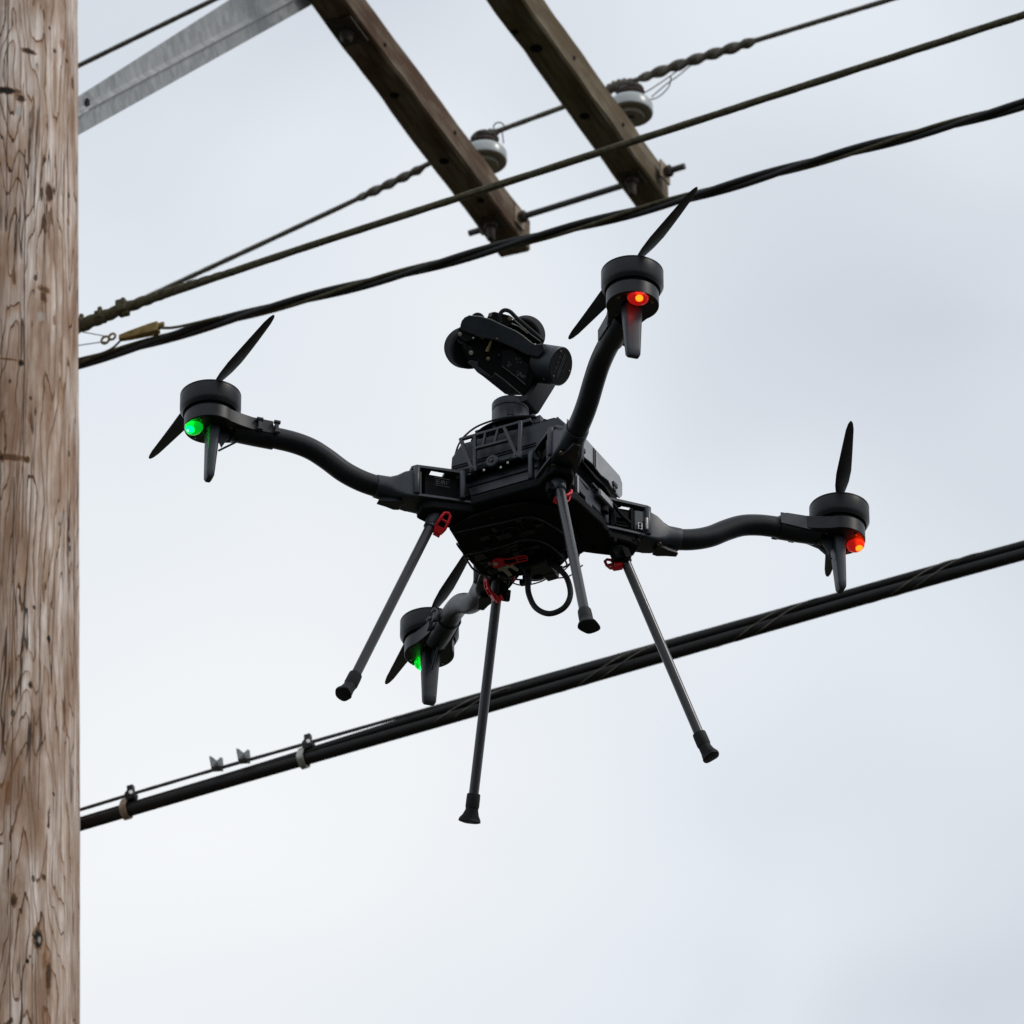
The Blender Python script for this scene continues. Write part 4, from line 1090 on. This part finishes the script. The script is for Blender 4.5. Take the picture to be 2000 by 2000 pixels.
b = MB(); TS = frame((-.0510, .0410, -.1560), x=(1, .05, 0), z=(0, -.3, -1))
b.prism([(-.015, .007), (.008, .010), (.014, -.004), (.010, -.006), (.004, .004), (-.002, .003), (.001, -.010), (-.005, -.011), (-.009, .001), (-.014, .002)], 0, .0018, TS); b.build('metal_tab', M['silver'], uf)
b = MB(); b.box((-.078, .083, -.136), (.009, .006, .009)); b.box((-.068, .0855, -.140), (.006, .004, .007)); b.build('red_block', M['red'], uf, bevel=.0008)
b = MB(); b.tube(catmull([(.006, .058, -.1530), (.009, .060, -.1560), (.0135, .060, -.1590)], .002), .0015, 8); b.build('orange_lead', M['orange'], uf)
# hanging hose loop
hp = catmull([(-.0315, .060, -.150), (-.0311, .060, -.1681), (-.0296, .060, -.1924), (-.0185, .060, -.2190), (.0025, .060, -.2350), (.0255, .060, -.2320), (.0358, .060, -.2130), (.0302, .060, -.1836), (.0155, .060, -.1625), (.004, .060, -.1520), (-.006, .060, -.147)], .004)
b = MB(); b.tube(hp, .0041, 16); b.build('hose_loop', M['rubber'], uf, smooth=60)
for x, y in ((-.075, -.052), (.03, -.062), (-.02, -.070)): screw(uf, (x, y, -.1430), (0, 0, -1), .0028, 'black')

# ------------------------------------------------------------------ gimbal camera mounted on top of the drone
GO = Matrix.Translation(DO) @ Matrix.Rotation(DROT, 4, 'Z') @ Vector((0, -.054, .0366))
gim = empty('gimbal_camera', GO)
tag(gim, 'black stabilised camera on a cylindrical gimbal fixed on top of the drone body', 'camera')
b = MB(); b.lathe([(.0262, -.0330), (.0262, -.0012), (.0256, -.0004)], None, 56)
gb = b.build('gimbal_base', M['shell_lit'], gim, smooth=40)
b = MB(); b.lathe([(.0248, -.0010), (.0248, .0012)], None, 48); b.build('base_groove', M['matte'], gb)
b = MB()
for x in (-.0042, .0042): b.tube([(x, -.0262, -.021), (x, -.0264, -.008)], .0013, 6)
b.box((0, -.0262, -.014), (.0058, .0016, .014)); b.build('base_clip', M['black'], gb)
def gq(x, y, Y=0):      # measured outline -> vertical plane at distance Y behind the gimbal axis
    return ((x * .13975 - 137) / 1385, (216.6 - y * .13975) / (1385 * .8348) + Y * .5506 / .8348)
Yf = -.0225
TQ = frame((0, 0, 0), x=(1, 0, 0), z=(0, -1, 0))
b = MB(); b.lathe([(.0258, .0006), (.0262, .0012), (.0262, .0122), (.0256, .0128)], None, 56)
b.build('yaw_rotor', M['shell'], gim, smooth=40)
# bent yaw arm: outline in a vertical plane, swept back and to the right
pl = [gq(x, y, Yf) for x, y in [(930, 1312), (1130, 1310), (1165, 1290), (1205, 1235), (1290, 1050), (1360, 900), (1500, 900), (1405, 1058), (1215, 1365), (1185, 1388), (1120, 1405), (930, 1418)]]
b = MB(); n = len(pl)
fr_ = [Vector((x, Yf, z)) for x, z in pl]; bk = [p + Vector((.0165, .034, 0)) for p in fr_]
b.add(fr_ + bk, [tuple(range(n)), tuple(range(n, 2 * n))[::-1]] + [(i, (i + 1) % n, n + (i + 1) % n, n + i) for i in range(n)])
b.build('yaw_arm', M['black'], gim, bevel=.0010, smooth=40)
VU = Vector((0, -.5506, .8348)); VW = Vector((0, -.8348, -.5506))
VT = Matrix((Vector((1, 0, 0)), VU, VW)).transposed().to_4x4()
def vp(x, y): return ((x * .13975 - 137) / 1385, (216.6 - y * .13975) / 1385)
def v3(x, y, w_): p = vp(x, y); return VT @ Vector((p[0], p[1], w_))
def vprism(name, pts, w0, w1, mat, par, bevel=.0008, top=1.0, smooth=35):
    b = MB(); b.prism([vp(x, y) for x, y in pts], w0, w1, VT, top=top); return b.build(name, mat, par, bevel=bevel, smooth=smooth)
# pitch motor
axp = (Vector((1, 0, 0)) * .80 - VU * .13 + VW * .585).normalized()
fc = v3(1685, 905, .010)
b = MB(); T = frame(fc, z=axp); b.lathe([(.0262, -.052), (.0277, -.050), (.0277, -.001), (.0268, 0), (.0264, -.0006)], T, 56)
pmot = b.build('pitch_motor', M['shell'], gim, smooth=35)
b = MB(); Tm = frame(fc, x=Vector((.85, -.5, 0)), z=axp)
b.box((0, .002, .0001), (.036, .0010, .0006), Tm); b.box((0, -.0015, .0001), (.036, .0010, .0006), Tm)
for k in range(6): b.box((-.011 + k * .0042, .010, .0001), (.0026, .0008 + .0016 * (k % 2), .0006), Tm)
for k in range(5): b.box((-.009 + k * .0042, -.009, .0001), (.0026, .0007, .0006), Tm)
b.build('motor_engraving', M['shell'], pmot)
b = MB(); b.lathe([(.0258, -.0012), (.0258, -.0002)], T, 48); b.build('motor_face', M['matte'], pmot)
for a in (35, 155, 275): screw(pmot, fc + (Tm.to_3x3() @ Vector((.0215 * math.cos(R(a)), .0215 * math.sin(R(a)), .0))), axp, .0014, 'bronze')
# lens barrel at the left, its front turned away
bx = (Vector((-.30, 0, 0)) + VU * .06 - VW * .95).normalized()
b = MB(); T = frame(v3(425, 655, -.004), z=bx); b.lathe([(.0265, -.004), (.0288, .0), (.0292, .006), (.0292, .030), (.0282, .031), (.0268, .040), (.0262, .042), (.024, .042)], T, 56)
body = vprism('camera_body', [(300, 560), (560, 480), (900, 500), (1200, 650), (1330, 800), (1330, 1010), (1190, 1290), (1150, 1302), (960, 1300), (900, 1280), (600, 1040), (520, 985), (400, 845), (330, 700)], -.034, .012, M['matte'], gim, .0015)
bl = b.build('lens_barrel', M['matte'], gim, smooth=35)
vprism('side_panel', [(385, 850), (420, 820), (530, 840), (520, 895), (720, 1050), (640, 1040), (560, 1000), (500, 960)], .0125, .0150, M['shell_lit'], body, .0006)
vprism('lower_cover', [(720, 1050), (760, 1010), (1110, 1290), (960, 1305), (905, 1290), (640, 1050)], .0125, .0165, M['black'], body, .0008)
b = MB(); b.tube([v3(760, 1000, .0165), v3(900, 1100, .0168), v3(1120, 1290, .0165)], .0010, 6); b.tube([v3(860, 900, .0135), v3(1060, 1050, .0135), v3(1190, 1160, .0135)], .0009, 6); b.build('trim_strip', M['mark'], body)
vprism('keypad', [(880, 690), (1010, 660), (1240, 900), (1200, 1130), (1060, 1050), (850, 900)], .0125, .0140, M['black'], body, .0006)
b = MB(); random.seed(21)
for k in range(22):
    cx_, cy_ = ((985, 880), (1110, 1010), (1150, 1060), (1105, 830))[k % 4]
    p = v3(cx_ + random.uniform(-42, 42), cy_ + random.uniform(-36, 36), .0142)
    b.box((0, 0, 0), (random.uniform(.0010, .0042), random.uniform(.0006, .0016), .0007), Matrix.Translation(p) @ VT @ Matrix.Rotation(R(-38 + 80 * (k % 2)), 4, 'Z'))
b.build('panel_mark', M['mark'], body)
# roll arm: broad curved band over the body
band = [(285, 330), (305, 270), (345, 225), (400, 200), (560, 215), (700, 252), (800, 300), (950, 370), (1060, 420), (1150, 478), (1230, 545), (1290, 590), (1340, 600), (1440, 590), (1460, 680), (1370, 780), (1200, 745), (1000, 640), (880, 590), (760, 545), (520, 497), (400, 445), (320, 415), (285, 385)]
ra_ = vprism('roll_arm', band, .010, .0240, M['shell'], gim, .0012)
vprism('roll_hub', [(250, 380), (290, 350), (330, 415), (520, 500), (450, 545), (390, 565), (330, 560), (280, 520), (250, 450)], .008, .020, M['black'], ra_, .001)
b = MB(); b.tube([v3(x, y, .0237) for x, y in [(400, 200), (560, 215), (700, 252), (800, 300), (950, 370), (1060, 420), (1150, 478), (1230, 545), (1290, 590), (1340, 600)]], .00055, 6); b.build('polished_edge', M['silver'], ra_)
vprism('clamp_strip', [(240, 520), (270, 540), (350, 575), (380, 620), (330, 610), (260, 580)], .010, .013, M['shell_lit'], ra_, .0005)
b = MB(); b.lathe([(.0100, -.010), (.0102, -.009), (.0102, .006), (.0096, .007)], Matrix.Translation(v3(525, 255, .0)) @ VT, 36); b.build('roll_motor', M['shell'], gim, smooth=40)
# front lens and matte box at the upper right
bx2 = (Vector((.25, 0, 0)) + VU * .15 - VW * .95).normalized()
b = MB(); T = frame(v3(1150, 490, .000), z=bx2); b.lathe([(.0255, -.006), (.0275, -.004), (.0275, .022), (.026, .024)], T, 52); b.build('lens_housing', M['matte'], gim, smooth=40)
vprism('housing_cover', [(1310, 330), (1345, 350), (1420, 430), (1450, 540), (1400, 500), (1330, 440)], -.008, .002, M['shell_lit'], gim, .0006)
b = MB(); hpnt = [(845, 300), (832, 220), (848, 160), (885, 128), (930, 125), (985, 150), (1060, 225), (1200, 345), (1330, 455), (1445, 560)]
b.tube([p for p in catmull([v3(x, y, .014) for x, y in hpnt], .003)], .0030, 12); b.build('cable_guard', M['rubber'], gim, smooth=60)
b = MB(); b.tube([v3(985, 215, .016), v3(1120, 330, .016), v3(1260, 455, .016), v3(1400, 560, .016)], .0009, 6); b.tube([v3(1000, 312, .015), v3(1110, 355, .015), v3(1225, 450, .015)], .0011, 6); b.build('bright_bar', M['silver'], gim)
b = MB(); b.tube([v3(1090, 230, .016), v3(1220, 345, .016), v3(1320, 440, .016)], .0006, 6); b.build('thin_cable', M['shell_lit'], gim)
vprism('top_bracket', [(650, 240), (690, 160), (760, 145), (820, 160), (900, 180), (980, 200), (1010, 260), (1000, 330), (940, 360), (800, 300), (700, 255)], -.012, .012, M['black'], gim, .001)
vprism('vent_block', [(1200, 520), (1240, 450), (1300, 480), (1380, 560), (1330, 590)], .002, .012, M['matte'], gim, .0008)
b = MB(); b.tube([v3(720, 545, .018), v3(690, 620, .016), v3(655, 700, .015)], [.0016, .0020, .0028], 8); b.tube([v3(565, 500, .02), v3(610, 520, .02)], .0016, 8); b.build('brass_link', M['gold'], gim)
for x, y, r_, m_n, w_ in ((278, 460, .0029, 'steel', .0205), (433, 717, .0031, 'steel', .0145), (670, 800, .0026, 'bronze', .0145), (700, 187, .0027, 'steel', .0130), (975, 240, .0032, 'bronze', .0165), (465, 515, .0015, 'steel', .0205), (795, 525, .0012, 'bronze', .0245), (825, 755, .0020, 'black', .0145), (1325, 605, .0013, 'steel', .0245), (1450, 1080, .0015, 'bronze', .016), (1120, 1005, .0017, 'mark', .0145)):
    screw(gim, v3(x, y, w_), VW, r_, m_n)
vprism('small_joint', [(320, 640), (360, 600), (440, 640), (470, 700), (440, 770), (400, 760), (370, 690)], .0122, .0142, M['black'], body, .0006)
vprism('motor_neck', [(1150, 700), (1400, 640), (1480, 780), (1440, 1000), (1380, 1080), (1280, 1080), (1240, 900)], -.026, .002, M['matte'], gim, .002)
